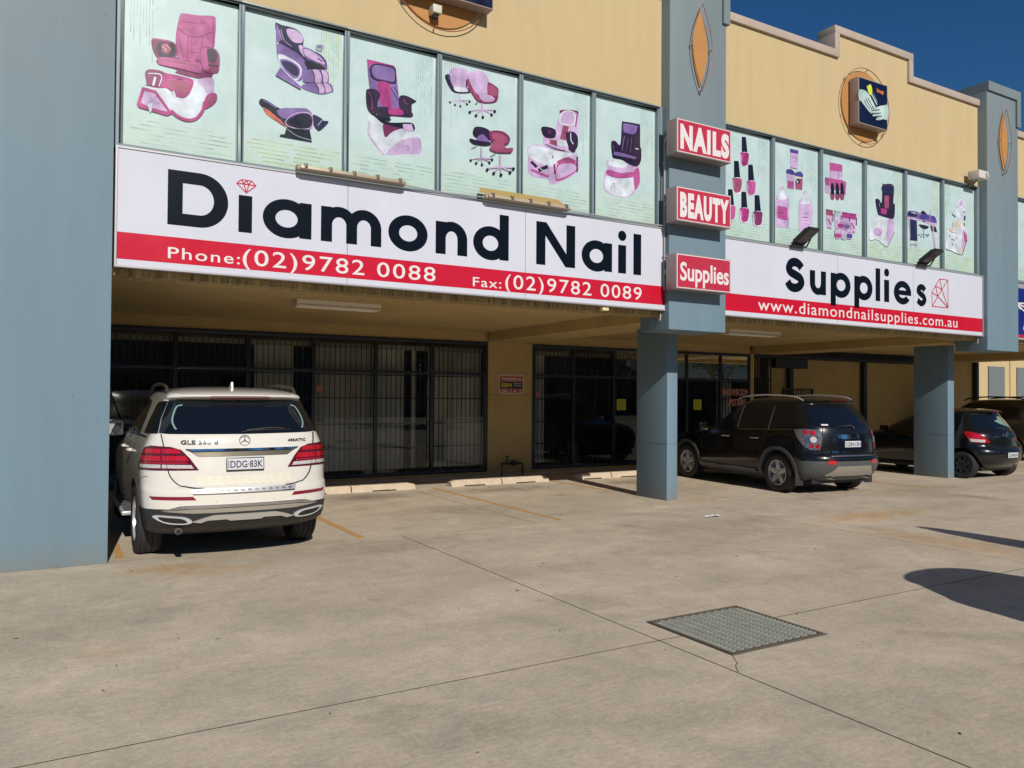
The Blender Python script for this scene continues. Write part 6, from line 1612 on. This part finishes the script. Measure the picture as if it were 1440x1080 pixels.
# dark wagon beyond the hatchback: same body family as the black four wheel drive, own paint and trim
def wagon_dark(loc, rz):
    t = empty('parked_car', 'dark bronze four wheel drive with roof rails at the right edge behind the black hatchback', 'car', 'parked cars', loc=loc, rz=rz)
    bp_ = mat('bronze_dark_paint', srgb(52, 48, 40), .25, .2, coat=1.)
    B = CarBody(KB)
    zs = [.26, .34, .44, .54, .61, .69, .74, .83, .93, 1.0, 1.06, 1.12, 1.2, 1.28, 1.38, 1.48, 1.58, 1.63, 1.655, 1.68, 1.708, 1.729, 1.735]
    B.mesh(zs, [bp_, plastic], lambda c, n: 1 if c.z < .42 else 0, 'body', t, [(.97, .35, .42), (3.68, .35, .42)])
    B.patch('rear_window', [(-.60, 1.21), (-.74, 1.26), (-.62, 1.57), (-.56, 1.60), (.56, 1.60), (.62, 1.57), (.74, 1.26), (.60, 1.21)], tint, t, off=.006)
    for s_ in (-1, 1):
        B.patch('quarter_window', [(.66, 1.17), (1.20, 1.14), (1.20, 1.54), (.96, 1.54), (.76, 1.44)], tint, t, 'x', s_)
        B.patch('rear_door_window', [(1.26, 1.135), (2.06, 1.11), (2.06, 1.57), (1.26, 1.56)], tint, t, 'x', s_)
        B.patch('front_door_window', [(2.12, 1.108), (3.05, 1.085), (2.70, 1.38), (2.45, 1.52), (2.12, 1.565)], tint, t, 'x', s_)
        B.patch('tail_light', [(.66, .80), (.60, 1.11), (.86, 1.165), (1.02, 1.0), (.80, .80)], lens_r, t, sg=s_, off=.010)
        h = MB(); yr = s_ * .60
        h.tube(catmull([(.58, yr, 1.655), (.76, yr, 1.73), (1.0, yr, 1.77), (1.6, yr * .99, 1.79), (2.2, yr * .98, 1.75), (2.42, yr * .97, 1.68)], 5), .02); h.build('roof_rail', black_m, t, smooth=True)
        for x in (.97, 3.68): wheel(t, x, s_ * .79, .355, .235, .235, s_, alloy, 'wide', 5)
        for xh in (1.45, 2.28):
            h = MB(); p0 = B.at_x(xh, .96, s_)
            h.tube(catmull([p0, p0 + Vector((.03, s_ * .04, 0)), p0 + Vector((.17, s_ * .042, .0)), p0 + Vector((.21, 0, 0))], 4), .013); h.build('door_handle', bp_, t, smooth=True)
        B.line('door_shut_line', [(2.1, 1.10), (2.12, .8), (2.13, .42)], .006, gap_m, t, 'x', s_)
    plate(t, B.at_s(0, .90).x - .014, 0, .905, '', framed=False) if False else None
    h = MB(); h.tube([(1.0, .45, 1.71), (.45, .45, 2.05)], [.006, .002]); h.build('aerial', black_m, t)
    return t
wagon_dark((24.0, 10.9, 0), R(90) - .03)

# out of frame to the right, behind the camera's right edge: a parked hatchback and an added flag shape, whose shadows reach the picture
silver = mat('silver_car_paint', srgb(150, 152, 156), .25, .5, coat=1.)
hatch((7.12, 2.68, 0), R(-90), silver, 'silver hatchback parked outside the frame, its shadow on the concrete at the right edge', 'BKH·40C', False)
t = empty('shadow_caster_flag', 'made-up feather flag on a thin pole, added outside the frame to cast the narrow shadow at right', 'flag', loc=(9.18, 1.62, 0))
b = MB(); b.tube([(0, 0, 0), (0, 0, 1.4), (0, 0, 2.2), (.06, 0, 2.75), (.16, 0, 2.88)], [.016, .014, .010, .008, .006]); b.build('pole', alloy, t, smooth=True)
b = MB(); ol = catmull([(0.0, .9), (.0, 2.2), (.10, 2.75), (.20, 2.84), (.33, 2.5), (.40, 1.9), (.36, 1.2), (.28, .95)] and [(0.0, .9, 0), (.0, 2.2, 0), (.10, 2.75, 0), (.20, 2.84, 0), (.38, 2.5, 0), (.50, 1.9, 0), (.44, 1.2, 0), (.28, .95, 0)], 4, True)
b.prism([(p[0], p[1]) for p in ol], 'y', -.004, .004); b.build('flag_cloth', signred, t)
b = MB(); b.lathe([(0, 0), (.3, 0), (.3, .05), (0, .07)], (0, 0, 0), 'z', 24); b.build('base', black_m, t)

# ---------------------------------------------------------------- behind the camera: what glass and paint reflect
ww = empty('warehouse', 'unseen low pale warehouse added behind the camera for reflections', 'building')
box('wall', mat('pale_wall', srgb(170, 164, 150), .8, var=.08), ww, -40, 150, -46, -40, 0, 7.5)  # unseen, added so the glass and paint have something to reflect
for k in range(23): box('window', tint, ww, -36 + k * 8, -32 + k * 8, -39.99, -39.9, 1.2, 3.2)
leafm = [mat('tree_leaf_dark', (.035, .06, .02), .6, var=.2, vscale=2), mat('tree_leaf_light', (.07, .10, .035), .6, var=.2, vscale=2)]
def tree(x, y, h, seed, label):
    rnd = random.Random(seed); t = empty('street_tree', label, 'tree', 'street trees behind the camera', loc=(x, y, 0))
    b = MB(); b.tube([(0, 0, 0), (.1, 0, h * .3), (0, .1, h * .55), (.2, 0, h * .8)], [.25, .2, .14, .05])
    for k in range(6):
        a = k * 1.05; b.tube([(0, 0, h * (.3 + .05 * k)), (math.cos(a) * h * .2, math.sin(a) * h * .2, h * (.55 + .05 * k))], [.1, .03], 5)
    b.build('trunk', mat('bark', srgb(92, 76, 60), .9, var=.3, vscale=8), t)
    b = MB()
    cl = [(rnd.gauss(0, h * .16), rnd.gauss(0, h * .16), h * rnd.uniform(.45, .98), h * rnd.uniform(.08, .16)) for _ in range(26)]
    for c in cl:
        for _ in range(90):
            u = Vector((rnd.gauss(0, 1), rnd.gauss(0, 1), rnd.gauss(0, 1))).normalized() * c[3] * rnd.uniform(.5, 1)
            p = Vector(c[:3]) + u; a = Vector((rnd.gauss(0, 1), rnd.gauss(0, 1), rnd.gauss(0, 1))).normalized() * .16; q = a.orthogonal().normalized() * .09
            b.poly([p - a, p + q, p + a, p - q], leafm[rnd.random() < .4])
    b.build('crown', None, t)
names_ = ['first', 'second', 'third', 'fourth', 'fifth', 'sixth', 'seventh']
for i, (x, y, h) in enumerate(((-26, -20, 9), (-14, -22, 9), (-4, -26, 7.5), (6, -24, 10), (15, -21, 8), (26, -25, 9.5), (38, -20, 8))):
    tree(x, y, h, i, names_[i] + ' street tree from the left in the row behind the camera')
proto = [o for o in COL.objects if o.name.startswith('street_tree')]
for i, (x, y, s_) in enumerate(((42, -27, 1.3), (49, -31, 1.2), (55, -26, 1.4), (62, -33, 1.3), (68, -28, 1.5), (76, -32, 1.4), (48, -18, 1.1), (56, -14, 1.0), (64, -11, 1.2), (73, -10, 1.3), (82, -5, 1.2), (92, -6, 1.5), (104, 0, 1.5), (118, 4, 1.7), (135, 8, 1.9), (155, 10, 2.2))):
    c = copy_tree(proto[i % 7]); c.location = (x, y, 0); c.scale = (s_, s_, s_); c.rotation_euler = (0, 0, i * 1.3)
    c['label'] = ['first', 'second', 'third', 'fourth', 'fifth', 'sixth', 'seventh', 'eighth', 'ninth', 'tenth', 'eleventh', 'twelfth', 'thirteenth', 'fourteenth', 'fifteenth', 'last'][i] + ' street tree of the row leading off to the far right'
